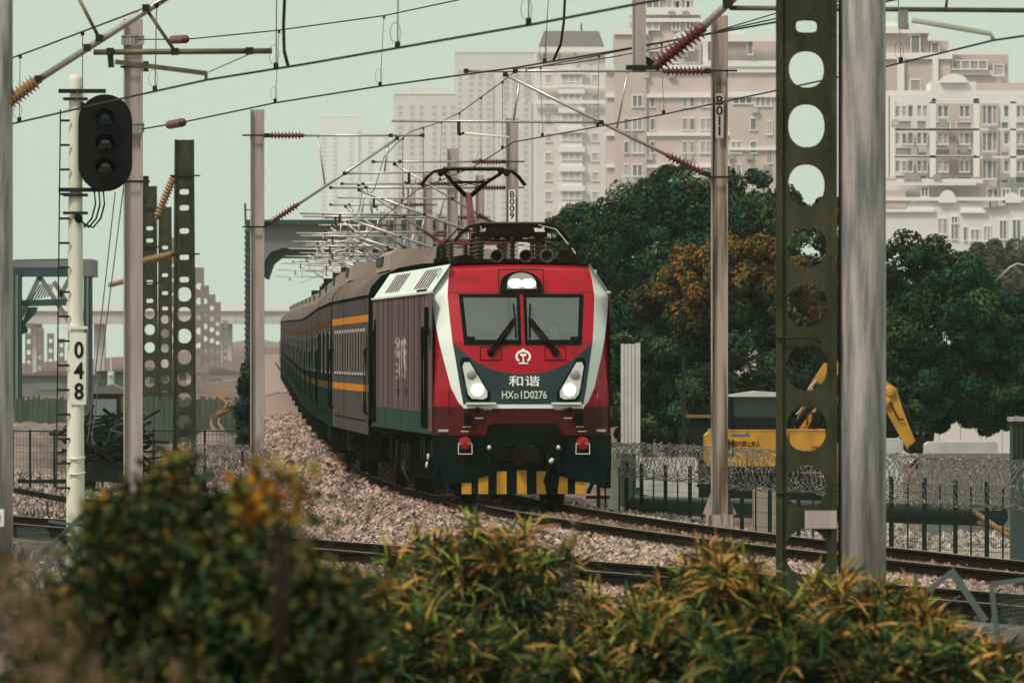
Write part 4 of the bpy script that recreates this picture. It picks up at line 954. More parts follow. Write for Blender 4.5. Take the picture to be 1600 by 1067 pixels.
# left bracket arm on the left pole
yq = 104.0; q2 = lambda px, py, Y=yq: at(px, py, Y)
arm = MB(); arm.tube([q2(58, 126), q2(255, 0), q2(330, -48)], .036, 10); al = arm.build('cantilever', 'tube_bright', tl); al.location = -pl_
ribbed(q2(6, 166), q2(60, 124), .095, 9, .55).build('insulator', 'ins_brown', al)
arm = MB(); arm.tube([q2(146, 82), q2(425, 80)], .030, 10); rt = arm.build('registration_tube', 'tube_olive', al)
for (a, c) in (((228, 14), (273, 80)), ((122, -4), (155, 60))):
    arm = MB(); arm.tube([q2(*a), q2(*c)], .020, 8); arm.build('brace', 'tube_olive', al)
arm = MB(); arm.bar(q2(172, 82), q2(174, 106), .05, .06); arm.build('registration_hook', 'dark_steel', al)
arm = MB(); arm.bar(q2(180, 97), q2(322, 115), .04, .05); arm.bar(q2(322, 112), q2(322, 125), .035); arm.build('steady_arm', 'tube_olive', al)
arm = MB(); arm.tube([q2(326, 113), q2(390, 85)], .006, 5); arm.build('stay_wire', 'dropper', al)
for p in ((136, 75), (228, 13), (155, 60), (172, 81), (273, 81), (390, 80), (60, 124)): clamp(al, q2(*p), s=.075)

# --- wires
def wire(name, pts, r, label, droppers=(), m='wire', group='overhead wires'):
    pts = [Vector(p) for p in pts]; P = []
    for i in range(len(pts) - 1):
        for k in range(6): P.append(lerp(pts[i], pts[i + 1], k / 6))
    P.append(pts[-1]); b = MB(); b.tube(P, r, 6, cap=False); o = b.build(name, m); tag(o, label, 'wire', group)
    for d in droppers:
        b = MB(); b.tube([d[0], d[1]], .006 if len(d) < 3 else d[2], 5); q = b.build('dropper', 'dropper', o)
        b = MB(); b.box(Vector(d[1]) + Vector((0, 0, .03)), (.05, .05, .06)); b.build('clip', 'wire', q); b = MB(); b.box(Vector(d[0]) - Vector((0, 0, .02)), (.04, .05, .05)); b.build('clip', 'wire', q)
        # loose loop of the dropper tail
        lp = [Vector(d[1]) + Vector((.05 * math.sin(a) - .02, 0, .14 - .10 * math.cos(a))) for a in np.linspace(.2, 5.9, 9)]
        b = MB(); b.tube(lp, .004, 4, cap=False); b.build('loop', 'dropper', q)
    return o
cw = [at(1700, 42, 92), at(1552, 63.5, 99.9), at(1379, 105.6, 114), at(1212, 142, 133), at(1037, 179, 150), at(860, 212, 165), at(803, 222, 174), at(740, 261, 189), at(652, 297, 213)]
for Y in (249, 285, 325, 358, 392, 435, 485, 545, 620): cw.append(Vector((XC(Y) + (.2 if int(Y) % 2 else -.2), Y, 6.16 + ZT(Y))))
mw_pts = [at(1700, -60, 95), at(1450, -22, 108), at(1210, 30, 135), at(1109, 52, 146), at(960, 82, 160), at(806, 112, 178), at(755, 150, 190), at(719, 176, 198), at(689, 191, 204), at(641, 206, 212), at(618, 226, 228), at(600, 246, 249)]
def interp_at(pts, px):
    for a, c in zip(pts[:-1], pts[1:]):
        xa_, xc_ = 800 + a.x / a.y * F, 800 + c.x / c.y * F
        if min(xa_, xc_) <= px <= max(xa_, xc_): return lerp(a, c, (px - xa_) / (xc_ - xa_))
def drops(up, lo, pxs): return [(interp_at(up, x), interp_at(lo, x)) for x in pxs if interp_at(up, x) is not None and interp_at(lo, x) is not None]
for Ya, Yb in ((249, 285), (285, 325), (325, 358), (358, 392), (392, 435), (435, 485), (485, 545), (545, 620)):
    for f_ in (.33, .67, 1): mw_pts.append(Vector((XC(Ya + (Yb - Ya) * f_), Ya + (Yb - Ya) * f_, 7.5 + ZT(Yb) - (.55 if f_ < 1 else 0))))
wire('contact_wire', cw, .011, 'contact wire of the running track touching the raised pantograph', drops(mw_pts, cw, (1411, 1037, 938, 848, 786, 752, 718, 690, 662, 630)))
wire('messenger_wire', mw_pts, .010, 'carrier wire sagging down to the arms behind the pantograph')
wire('messenger_wire', [at(1700, -75, 94), at(1210, 22, 133), at(1037, 74, 150), at(960, 89, 158), at(880, 101, 167), at(806, 108, 176)], .009, 'thin second carrier wire running just below the main carrier wire')
c3 = [at(-30, 205, 127), at(105, 174, 120), at(192, 154, 114), at(324, 125, 104), at(480, 100, 98.6), at(835, 38, 87), at(1030, 0, 81), at(1200, -36, 76)]
m3 = [at(-30, 110, 133), at(16, 92, 128), at(60, 76, 122), at(150, 42, 114), at(240, 8, 104), at(330, -30, 98), at(480, -60, 96), at(840, -120, 86)]
wire('contact_wire', c3, .012, 'contact wire of the nearest track rising past the signal to the upper right', drops(m3, c3, (32, 130, 245, 433, 632, 827)))
wire('messenger_wire', m3, .011, 'carrier wire leaving the top left corner over the left bracket arm')
c4 = [at(222, 202, 164.4), at(262, 195, 162), at(292, 190, 159), at(430, 161, 150), at(594, 135, 141), at(806, 106, 132), at(960, 80, 125), at(1212, 35, 115), at(1600, -38, 102)]
m4 = [at(216, 62, 164.5), at(262, 62, 162), at(300, 61, 160), at(433, 48, 156), at(600, 25, 151), at(718, 0, 147), at(900, -48, 140)]
wire('contact_wire', c4, .012, 'wire anchored low on the broad steel mast through a red strain insulator', [(at(436, 48, 156), at(430, 161, 150)), (at(600, 25, 151), at(594, 135, 141)), (at(858, -20, 130), at(851, 99, 130))])
wire('messenger_wire', m4, .010, 'wire anchored at the top of the broad steel mast through a red strain insulator')
for (p, q, lb) in ((at(264, 195.5, 161.8), at(286, 191.5, 160), 'short red strain insulator low beside the signal head'), (at(269, 62.5, 161.6), at(291, 61.5, 160.3), 'short red strain insulator level with the mast top')):
    b = MB(); b.lathe([(.02, 0), (.065, .03), (.07, .1), (.07, (q - p).length - .1), (.06, (q - p).length - .03), (.02, (q - p).length)], p, q, 14); o = b.build('strain_insulator', 'ins_red'); tag(o, lb, 'insulator', 'red strain insulators')
wire('jumper_cable', [at(445, -10, 97), at(443, 40, 98), at(444, 80, 99.5), at(450, 103, 100.2)], .018, 'thick jumper cable hanging to the nearest contact wire above the pale mast')
wire('jumper_cable', [at(883, -10, 128), at(881, 35, 129), at(876, 70, 130), at(865, 94, 130.5)], .018, 'thick jumper cable hanging in front of the far tower')
# guy wires beside the signal
for i, (a, c) in enumerate((((193, 292), (143, 690)), ((180, 300), (137, 690)))):
    wire('guy_wire', [at(*a, 140), at(*c, 140)], .008, ['thin guy wire beside the signal, closer to the broad mast', 'thin guy wire beside the signal, closer to the signal post'][i], m='dropper')

# --- signal 048
ys_ = 133.0; k = F / ys_; Xs = (118 - 800) / k
sg = empty('railway_signal', (Xs, ys_, 0)); tag(sg, 'black three-lamp signal on a white post numbered 048', 'signal')
def S(px, py, dy=0): p = at(px, py, ys_); return Vector((p.x - Xs, dy, p.z))
b = MB(); b.lathe([(.125, -.8), (.122, .6), (.105, 2.5), (.088, 5.8), (.086, 6.24), (.07, 6.30)], (0, 0, 0), None, 24); b.build('post', 'white_paint', sg)
hd = []
cx, cz = S(165.5, 224).x, S(165.5, 224).z; hw_, hh_ = .352, .635
for a in np.linspace(0, math.pi, 17): hd.append((cx + hw_ * math.cos(a), cz + hh_ - hw_ + hw_ * math.sin(a)))
for a in np.linspace(math.pi, 2 * math.pi, 17): hd.append((cx + hw_ * math.cos(a), cz - hh_ + hw_ + hw_ * math.sin(a)))
b = MB(); b.prism(hd, 'y', -.22, -.19); h0 = b.build('signal_head', 'black_paint', sg)
b = MB(); b.prism([(cx + (x - cx) * 1.012, cz + (z - cz) * 1.01) for x, z in hd], 'y', -.21, -.20); b.build('rim', 'rubber', h0)
b = MB(); b.bx(cx - .17, cx + .17, -.19, .0, cz - .5, cz + .5); b.build('housing', 'black_paint', h0)
for i, zc in enumerate((.33, .0, -.31)):
    b = MB(); b.lathe([(.12, 0), (.10, .015), (.05, .03), (.01, .035)], (cx, -.225, cz + zc), (cx, -2, cz + zc), 20); b.build('lens', 'lens_lit' if i == 0 else 'lens', h0)
    b = MB(); vs = []; fs = []; A = np.linspace(-.35, math.pi + .35, 16)
    for (y, r) in ((-.22, .135), (-.46, .128)):
        for a in A: vs.append((cx + r * math.cos(a), y - (.0 if y > -.3 else -.10 * (1 - math.sin(a))), cz + zc + r * math.sin(a)))
    fs = [(j, j + 1, 17 + j, 16 + j) for j in range(15)]; b.add(vs, fs, True)
    o = b.build('hood', 'black_paint', h0, recalc=False); mo = o.modifiers.new('thickness', 'SOLIDIFY'); mo.thickness = .006
for (py, x1) in ((143, 166), (297, 162)):
    b = MB(); p0, p1 = S(92, py), S(x1, py); b.bar((p0.x, -.11, p0.z), (p1.x, -.11, p1.z), .04, .055); b.bar((p1.x - .02, -.11, p1.z), (p1.x - .02, -.2, p1.z), .04, .05); b.build('bracket', 'dark_steel', sg)
for py in (155, 333, 512, 305):
    p = S(118, py); b = MB(); b.bx(-.16, .16, -.13, -.105, p.z - .018, p.z + .018); b.bx(-.16, .16, .105, .13, p.z - .018, p.z + .018); b.bx(-.155, -.125, -.105, .105, p.z - .018, p.z + .018); b.bx(.125, .155, -.105, .105, p.z - .018, p.z + .018); b.build('band', 'dark_steel' if py != 512 else 'white_paint', sg)
b = MB(); top, bot = S(95, 172), S(88, 790); b.bar((top.x, -.1, top.z), (bot.x, -.1, bot.z), .018); ld = b.build('ladder', 'dark_steel', sg)
for py in np.arange(189, 790, 38.2):
    p = S(95, py); q = S(106, py); b = MB(); b.bx(p.x - .01 - .0001 * (py - 189), q.x + .03, -.11, -.09, p.z - .015, p.z + .015); b.build('rung', 'dark_steel', ld)
b = MB(); p = S(123, 580); b.bx(p.x - .115, p.x + .105, -.128, -.118, S(0, 632).z, S(0, 520).z); b.build('number_plate', 'white_paint', sg)
for i, ch in enumerate('048'):
    p = S(124, 548 + i * 32.3); lettering('number', ch, .30, lambda u, v: (p.x + u, -.134, p.z + v), 'black_print', sg, .85, .008)
for j, x1 in enumerate((150, 157, 164)):
    b = MB(); b.tube([S(x1 - 2, 296, -.15), S(x1, 320, -.17), S(x1 - 6, 342, -.16), S(x1 - 18, 356, -.15), S(132, 350, -.13), S(122, 338, -.11)], .012, 6); b.build('cable', 'rubber', sg)
b = MB(); p = S(121, 338); b.lathe([(.05, 0), (.055, .05), (.03, .1)], (p.x, -.12, p.z), (p.x + .1, -.2, p.z - .15), 10); b.build('cable_gland', 'rubber', sg)
for py in (716, 740):
    b = MB(); b.tube([S(106, py, -.12), S(120, py + 1, -.135), S(134, py - 2, -.12)], .012, 6); b.build('tie_wire', 'white_paint', sg)
# ================================================================== right-hand side: fence, razor coils, excavator, stacks
fence_pts = [at(935, 790, 198), at(1000, 798, 191), at(1130, 810, 183), at(1300, 825, 174), at(1450, 838, 167), at(1640, 858, 158)]
def along(pts, step):
    out = []; carry = 0.
    for a, c in zip(pts[:-1], pts[1:]):
        a2, c2 = Vector((a.x, a.y, 0)), Vector((c.x, c.y, 0)); l = (c2 - a2).length; s = carry
        while s < l: out.append(lerp(a2, c2, s / l)); s += step
        carry = s - l
    return out
FB, FT = -1.08, .46
fe = empty('mesh_fence', (0, 0, 0)); tag(fe, 'dark green wire mesh fence with posts along the right of the track', 'fence')
P = along(fence_pts, 2.4)
for i, p in enumerate(P):
    b = MB(); b.box((p.x, p.y, (FB + FT) / 2 + .05), (.075, .075, FT - FB + .1)); b.build('post', 'fence_green', fe)
Pm = along(fence_pts, 1.2)
for i, p in enumerate(Pm):
    if i % 2: b = MB(); b.box((p.x, p.y, (FB + FT) / 2), (.03, .03, FT - FB)); b.build('stiffener', 'fence_green', fe)
for p, q in zip(P[:-1], P[1:]):
    b = MB(); n_ = 14
    for j in range(1, n_): c = lerp(p, q, j / n_); b.bar((c.x, c.y, FB), (c.x, c.y, FT), .004)
    for z in np.arange(FB + .1, FT + .01, .26): b.bar((p.x, p.y, z), (q.x, q.y, z), .006)
    b.build('mesh_panel', 'fence_green', fe)
def razor(pts, zc, r, pitch, label, name='razor_wire', wire_r=.009):
    """one concertina coil: a long helix with barbs"""
    b = MB(); V = []; T = 0.; L_ = sum((Vector((c.x, c.y, 0)) - Vector((a.x, a.y, 0))).length for a, c in zip(pts[:-1], pts[1:]))
    pos = along(pts, pitch / 28)
    h = [Vector((p.x + rng.normal(0, .02), p.y, zc + r * math.sin(2 * math.pi * i / 28) * (1 + .06 * math.sin(i * .05)) + rng.normal(0, .012))) for i, p in enumerate(pos)]
    for i, p in enumerate(h):
        d = pts[-1] - pts[0]; nrm = Vector((-d.y, d.x, 0)).normalized(); h[i] = p + nrm * r * math.cos(2 * math.pi * i / 28)
    b.tube(h, wire_r, 4, cap=False)
    o = b.build(name, 'razor_wire', recalc=False); b = MB()
    for p in h[::2]:
        a = rng.uniform(0, 3.14); s_ = .03
        b.box(p, (s_ * 1.6, .004, s_ * .55), M=Matrix.Rotation(a, 3, 'Y') @ Matrix.Rotation(rng.uniform(0, 3), 3, 'Z'))
    b.build('barbs', 'razor', o, kind='stuff', recalc=False)
    return tag(o, label, 'razor wire', 'razor wire coils')
segs = [(0, 1), (1, 2), (2, 3), (3, 5)]
labs = ['razor wire coil on the fence just right of the locomotive', 'razor wire coil on the fence left of mast B011', 'razor wire coil on the fence in front of the excavator', 'large razor wire coil on the fence at the right edge']
for (i, j), lb in zip(segs, labs):
    razor(fence_pts[i:j + 1], (.60, .60, .56, .53)[i if i < 4 else 3], (.31, .33, .36, .40)[i if i < 4 else 3], .34, lb)
razor([fence_pts[3] + Vector((.2, 1, 0)), fence_pts[4] + Vector((.2, 1, 0)), fence_pts[5] + Vector((.2, 1, 0))], .60, .30, .8, 'second razor wire coil tangled behind the one at the right edge')
# white marker post and corrugated hoarding behind the train
b = MB(); p = at(958, 0, 193); b.bx(p.x - .09, p.x + .09, p.y - .08, p.y + .08, -.5, .78); b.bx(p.x - .075, p.x + .075, p.y - .085, p.y + .085, .78, .84); o = b.build('marker_post', 'white_paint'); tag(o, 'short white marker post beside the lower right of the locomotive', 'post')
hb = empty('site_hoarding', at(970, 0, 238)); hb.location.z = -1; tag(hb, 'white corrugated sheet box standing behind the right of the locomotive', 'hoarding')
kk = F / 238; zt_ = CH + (HZ - 537) / kk + 1
for i in range(5):
    b = MB(); x0 = i * .085; b.prism([(x0, 0), (x0 + .085, 0), (x0 + .07, -.03), (x0 + .015, -.03)], 'z', 1.3, zt_ - .01 * (i % 2)); b.build('corrugated_sheet', 'hoarding', hb)
b = MB(); b.bx(.0, .44, .0, .6, 0, 1.3); b.build('lower_panel', 'plant_box', hb); b = MB(); b.bx(.36, .46, -.07, .62, .5, zt_ + .02); b.build('corner_post', 'hoarding', hb)

# excavator (seen from behind its counterweight, boom reaching to the right)
YE = 230.; ke = F / YE
ex = empty('excavator', (at(1200, 0, YE).x, YE, -1.0)); tag(ex, 'yellow excavator behind the fence with warning lettering on its counterweight', 'excavator')
def EX(px, py, dy=0.): p = at(px, py, YE); return Vector((p.x - ex.location.x, dy, p.z + 1.0))
for s in (-1, 1):
    b = MB(); yy = s * 1.1 + 1.2; pr = []
    for a in np.linspace(math.pi / 2, 3 * math.pi / 2, 9): pr.append((-1.55 + .42 * math.cos(a), .44 + .42 * math.sin(a)))
    for a in np.linspace(-math.pi / 2, math.pi / 2, 9): pr.append((1.55 + .42 * math.cos(a), .44 + .42 * math.sin(a)))
    b.prism(pr, 'y', yy - .28, yy + .28); tk = b.build('crawler_track', 'exc_black', ex)
    for x in np.arange(-1.7, 1.71, .17):
        b = MB(); b.bx(x - .06, x + .06, yy - .3, yy + .3, .855, .89); b.build('track_shoe', 'junk_dark', tk)
b = MB(); b.lathe([(.7, .86), (.7, 1.05)], (0, 1.2, 0), None, 24); b.build('turntable', 'exc_black', ex)
p0, p1 = EX(1102, 672), EX(1294, 755)
b = MB(); xL, xR, zT, zB = p0.x, p1.x, p0.z, EX(0, 738).z
b.prism([(xL, zB + .25), (xL + .12, zB), (xR - .1, zB), (xR, zB + .2), (xR, zT - .14), (xR - .12, zT), (xL + .15, zT), (xL, zT - .12)], 'y', -.05, 2.3)
cwt = b.build('counterweight', 'exc_yellow', ex)
b = MB(); b.bx(xL + .1, xR - .06, -.06, 2.25, zT - .02, zT + .015); b.build('counterweight_lid', 'exc_yellow', ex)
b = MB(); b.bx(EX(1143, 0).x, EX(1182, 0).x, -.058, -.052, EX(0, 700).z, EX(0, 681).z); b.build('warning_panel', 'yellow_stripe', cwt)
b = MB(); b.bx(EX(1143, 0).x, EX(1172, 0).x, -.062, -.056, EX(0, 682).z, EX(0, 678).z); b.build('blue_stripe', 'blue_print', cwt)
pc = EX(1163, 694); lettering('warning_lettering', '半径内禁止站人', .145, lambda u, v: (pc.x + u, -.066, pc.z + v), 'black_print', cwt, .72, .003)
b = MB(); b.bx(EX(1268, 0).x, EX(1288, 0).x, -.058, -.05, EX(0, 700).z, EX(0, 697).z); b.build('reflector', 'lamp_red', cwt)
c0, c1 = EX(1143, 617), EX(1218, 673)
b = MB()
for (x, y) in ((c0.x, .1), (c1.x, .1), (c0.x, 1.6), (c1.x, 1.6)): b.bx(x - .05, x + .05, y - .05, y + .05, zT, c0.z)
b.bx(c0.x, c1.x, .05, 1.65, zT - .02, zT + .3); cb = b.build('cab', 'exc_black', ex)
b = MB(); b.prism([(c0.x - .05, c0.z), (c0.x + .55, c0.z + .09), (c1.x + .05, c0.z + .05), (c1.x + .05, c0.z - .04), (c0.x - .05, c0.z - .04)], 'y', 0, 1.7); b.build('cab_roof', 'hoarding', cb)
for (xa_, xb_, ya, yb) in ((c0.x, c1.x, .07, .09), (c0.x, c1.x, 1.6, 1.62), (c0.x - .01, c0.x + .01, .1, 1.6), (c1.x - .01, c1.x + .01, .1, 1.6)):
    b = MB(); b.bx(xa_, xb_, ya, yb, zT + .3, c0.z - .05); b.build('cab_window', 'exc_glass', cb)
def plate_arm(name, pts, wid, thick, y, parent, m='exc_yellow'):
    b = MB(); up = []; dn = []
    for i, p in enumerate(pts):
        d = (pts[min(i + 1, len(pts) - 1)] - pts[max(i - 1, 0)]); nrm = Vector((-d.z, 0, d.x)).normalized() * wid[i] / 2
        up.append((p.x + nrm.x, p.z + nrm.z)); dn.append((p.x - nrm.x, p.z - nrm.z))
    b.prism(up + dn[::-1], 'y', y - thick / 2, y + thick / 2); return b.build(name, m, parent)
yb_ = 1.9
bo = plate_arm('boom', [EX(1254, 672), EX(1266, 642), EX(1280, 608), EX(1298, 578), EX(1335, 572), EX(1378, 606)], [.3, .34, .36, .36, .34, .28], .36, yb_, ex)
for f_ in (.15, .3, .45, .6): 
    b = MB(); q = lerp(EX(1256, 668), EX(1297, 580), f_); b.bar((q.x - .22, yb_ - .215, q.z + .1), (q.x - .02, yb_ - .215, q.z + .32), .03); b.build('boom_pipe', 'hoarding', bo)
b = MB(); b.tube([EX(1246, 668, yb_ - .35), EX(1300, 596, yb_ - .35)], .08, 10); b.build('boom_cylinder', 'exc_black', bo)
st = plate_arm('stick', [EX(1380, 598), EX(1393, 612), EX(1404, 645), EX(1434, 708)], [.20, .38, .36, .22], .30, yb_, ex)
b = MB(); b.tube([EX(1392, 603, yb_ - .05), EX(1418, 640, yb_ - .05), EX(1428, 668, yb_ - .05)], .07, 10); b.tube([EX(1428, 668, yb_ - .05), EX(1440, 686, yb_ - .05)], .035, 8); b.build('stick_cylinder', 'exc_black', st)
b = MB(); b.tube([EX(1388, 628, yb_ - .2), EX(1396, 630, yb_ - .24), EX(1408, 655, yb_ - .22), EX(1416, 656, yb_ - .2)], .02, 6); b.build('hose', 'exc_black', st)
for (px_, py_, rr) in ((1380, 603, .12), (1393, 612, .14), (1388, 628, .13), (1430, 702, .1), (1336, 573, .13), (1282, 606, .1)):
    pp_ = EX(px_, py_, yb_ - .17); b = MB(); b.lathe([(rr, 0), (rr, .05), (rr * .6, .07)], pp_, pp_ - Vector((0, 1, 0)), 14); b.build('pivot_pin', 'exc_yellow' if rr > .12 else 'exc_black', st if px_ > 1370 else bo)
for xx in (xL + (xR - xL) * .34, xL + (xR - xL) * .68): b = MB(); b.bx(xx - .012, xx + .012, -.056, -.05, zB + .05, zT - .05); b.build('panel_seam', 'exc_black', cwt)
b = MB(); b.bx(xL + .05, xR - .05, -.075, -.05, zB + .02, zB + .14); b.build('bumper_strip', 'exc_black', cwt)
for j in range(5): b = MB(); b.bx(xL + .25 + j * .09, xL + .29 + j * .09, -.062, -.05, zB + .35, zB + .75); b.build('louvre', 'exc_black', cwt)
b = MB(); b.tube([(xL + .2, .1, zT), (xL + .2, .1, zT + .32), (c0.x - .1, .1, zT + .32), (c0.x - .1, .1, zT)], .02, 6); b.build('handrail', 'exc_black', ex)
b = MB(); b.tube([EX(1262, 664, .4), EX(1262, 646, .4), EX(1292, 645, .4), EX(1294, 668, .4)], .022, 6); b.build('handrail', 'exc_black', ex)
b = MB(); b.lathe([(.07, 0), (.07, .35), (.05, .4)], EX(1275, 672, .9), None, 12); b.build('exhaust', 'exc_black', ex)
q0 = EX(1446, 700); b = MB(); b.prism([(q0.x - .25, q0.z + .05), (q0.x - .05, q0.z + .28), (q0.x + .12, q0.z + .2), (q0.x + .18, q0.z - .25), (q0.x + .05, q0.z - .55), (q0.x - .3, q0.z - .45), (q0.x - .05, q0.z - .2)], 'y', yb_ - .5, yb_ + .5); b.build('bucket', 'junk_dark', st)
o = empty('roller', (at(1100, 0, 246).x, 246, -1)); tag(o, 'small dark machine with a tan canopy left of the excavator cab', 'machine')
b = MB(); b.bx(-.35, .75, -.4, .4, .3, 2.1); b.build('body', 'junk_dark', o); b = MB(); b.bx(-.45, .85, -.5, .5, 2.1, 2.17); b.build('canopy', 'rust_pipe', o)
b = MB(); b.bx(-.55, -.45, -.05, .05, 0, 3.6); b.build('exhaust', 'dark_steel', o)
# stores behind the fence
for i, (x0, x1, y0, y1, Y, m, nm, lb, ct) in enumerate((
    (1378, 1412, 685, 712, 214, 'bag_white', 'sheet_stack', 'white sheets stacked left of the excavator bucket', 'sheets'),
    (1446, 1560, 690, 716, 216, 'bag_white', 'sheet_stack', 'long low stack of white sheets right of the excavator bucket', 'sheets'),
    (1000, 1092, 715, 770, 216, 'bag_white', 'sheet_stack', 'pale covered stack behind the fence by the train', 'sheets'),
    (1178, 1214, 762, 796, 186, 'concrete_pad', 'concrete_block', 'pale concrete block behind the fence under the excavator', 'block'),
    (1440, 1612, 708, 742, 206, 'steel_beam', 'steel_plate_stack', 'grey steel panel lying behind the razor coils', 'panel'))):
    a, c = at(x0, y1, Y), at(x1, y0, Y); o = empty(nm, (a.x, Y, -1.05)); tag(o, lb, ct); n_ = 1
    hgt = c.z + 1.05; lay = max(1, int(hgt / .28)) if nm == 'sheet_stack' else 1
    for l in range(lay):
        for j in range(n_):
            b = MB(); w_ = (c.x - a.x) / n_; z0, z1 = hgt * l / lay, hgt * (l + 1) / lay
            dx = rng.uniform(-.04, .04) if n_ > 1 else 0
            b.prism([(j * w_ + dx, z0 + .03), (j * w_ + .05 + dx, z0), ((j + 1) * w_ - .05 + dx, z0), ((j + 1) * w_ - .01 + dx, z0 + .04), ((j + 1) * w_ - .01 + dx, z1 - .06), ((j + 1) * w_ - .08 + dx, z1 - .004), (j * w_ + .08 + dx, z1 - .004), (j * w_ + dx, z1 - .06)], 'y', 0, 1.2)
            b.build('sheet' if nm == 'sheet_stack' else ('block' if m == 'concrete_pad' else 'panel'), m, o)
a, c = at(1000, 789, 203), at(1560, 806, 183)
b = MB(); b.tube([a + Vector((0, 0, .0)), c], .19, 18); b.tube([a + Vector((-.05, .3, 0)), a + Vector((.1, 0, 0))], .21, 18); o = b.build('black_pipe', 'black_pipe'); tag(o, 'long black pipe lying on the ground behind the green fence', 'pipe')
for i, (p, q) in enumerate(((at(1522, 808, 172), at(1578, 838, 166)), (at(1530, 826, 171), at(1590, 832, 168)))):
    b = MB(); b.tube([p + Vector((0, 0, .1)), q], .045, 8); o = b.build('scrap_pipe', 'rust_pipe'); tag(o, ['rusty scrap tube leaning low behind the fence at the far right', 'rusty scrap tube lying flat behind the fence at the far right'][i], 'pipe', 'scrap tubes')
b = MB(); b.bx(0, .5, 0, .5, 0, 1.9); cbx = empty('equipment_cabinet', (at(1580, 0, 160).x, 160, -1.0)); tag(cbx, 'dark metal equipment cabinet at the right edge behind the razor wire', 'cabinet')
b = MB(); b.bx(0, .55, 0, .5, 0, 2.55); b.build('body', 'plant_box', cbx)
for j in range(7):
    b = MB(); b.bx(.03 + j * .07, .07 + j * .07, -.015, 0, 1.95, 2.5); b.build('louvre', 'dark_steel', cbx)
b = MB(); b.bx(-.04, .6, -.06, .55, 2.55, 2.62); b.build('lid', 'galv', cbx)
b = MB(); a = at(1390, 0, 185); b.bx(a.x, a.x + 4.5, 176, 188, -1.06, -1.0); o = b.build('concrete_pad', 'concrete_pad'); struct(o, 'pale concrete pad behind the fence')
# bent remains of a wire fence near the camera
def bent_fence(name, bars, mesh, Y, label):
    t = empty(name, (0, 0, 0)); tag(t, label, 'fence')
    for p, q, w_ in bars: b = MB(); b.bar(at(*p, Y), at(*q, Y), w_); b.build('frame_bar', 'fence_grey', t)
    b = MB(); A, B, C, D = [at(*m_, Y + .05) for m_ in mesh]
    for i in range(1, 16): b.bar(lerp(A, B, i / 16), lerp(D, C, i / 16), .006)
    for i in range(1, 12): b.bar(lerp(A, D, i / 12), lerp(B, C, i / 12), .006)
    b.build('mesh', 'fence_grey', t); return t
bent_fence('broken_fence', [((1438, 932), (1486, 894), .045), ((1486, 890), (1540, 970), .06), ((1548, 912), (1610, 904), .04), ((1549, 912), (1558, 1000), .045), ((1448, 962), (1500, 930), .012)], [(1552, 915), (1620, 906), (1625, 985), (1558, 995)], 88, 'bent blue-grey fence frame in front of the rails at the right')
bent_fence('broken_fence', [((30, 900), (128, 806), .05), ((128, 806), (150, 836), .05), ((45, 925), (108, 838), .045), ((108, 838), (135, 880), .04), ((76, 814), (165, 826), .025)], [(24, 822), (74, 824), (120, 925), (40, 930)], 92, 'collapsed blue-grey fence frame at the foot of the white signal post')
# ================================================================== trees
def leaf_cloud(centres, radii, n, size, pal, tipcol=None, tipfrac=0., zlo=None, flat=.8):
    """leaf-sized rhombs gathered in clumps; returns V, Q, cols"""
    k = len(centres); idx = rng.integers(0, k, n); c = np.array(centres)[idx]; r = np.array(radii)[idx]
    d = rng.normal(0, 1, (n, 3)); d /= np.linalg.norm(d, axis=1)[:, None]
    rad = r[:, None] * np.cbrt(rng.uniform(.15, 1, n))[:, None]
    P = c + d * rad * np.array([1, 1, flat])
    nrm = d + rng.normal(0, .55, (n, 3)) + np.array([0, 0, .45]); nrm /= np.linalg.norm(nrm, axis=1)[:, None]
    t = np.cross(nrm, rng.normal(0, 1, (n, 3))); t /= np.linalg.norm(t, axis=1)[:, None]; u = np.cross(nrm, t)
    s = size * rng.uniform(.6, 1.4, n)[:, None]
    V = np.stack([P - t * s, P - u * s * .5 + nrm * s * .12, P + t * s, P + u * s * .5 + nrm * s * .12], 1).reshape(-1, 3)
    Q = np.arange(4 * n).reshape(-1, 4)
    pal = np.array(pal); base = (pal[rng.integers(0, len(pal), k)] * rng.uniform(.55, 1.75, (k, 1)))[idx] * rng.uniform(.65, 1.45, (n, 1))
    if tipcol is not None:
        m = (rng.uniform(0, 1, n) < tipfrac * np.clip(.5 + d[:, 2], 0, 1.3)); base[m] = np.array(tipcol) * rng.uniform(.6, 1.3, (m.sum(), 1))
    return V, Q, np.repeat(base, 4, 0)
GREENS = [(.005, .034, .021), (.010, .044, .024), (.018, .054, .023), (.004, .024, .017), (.032, .060, .018)]
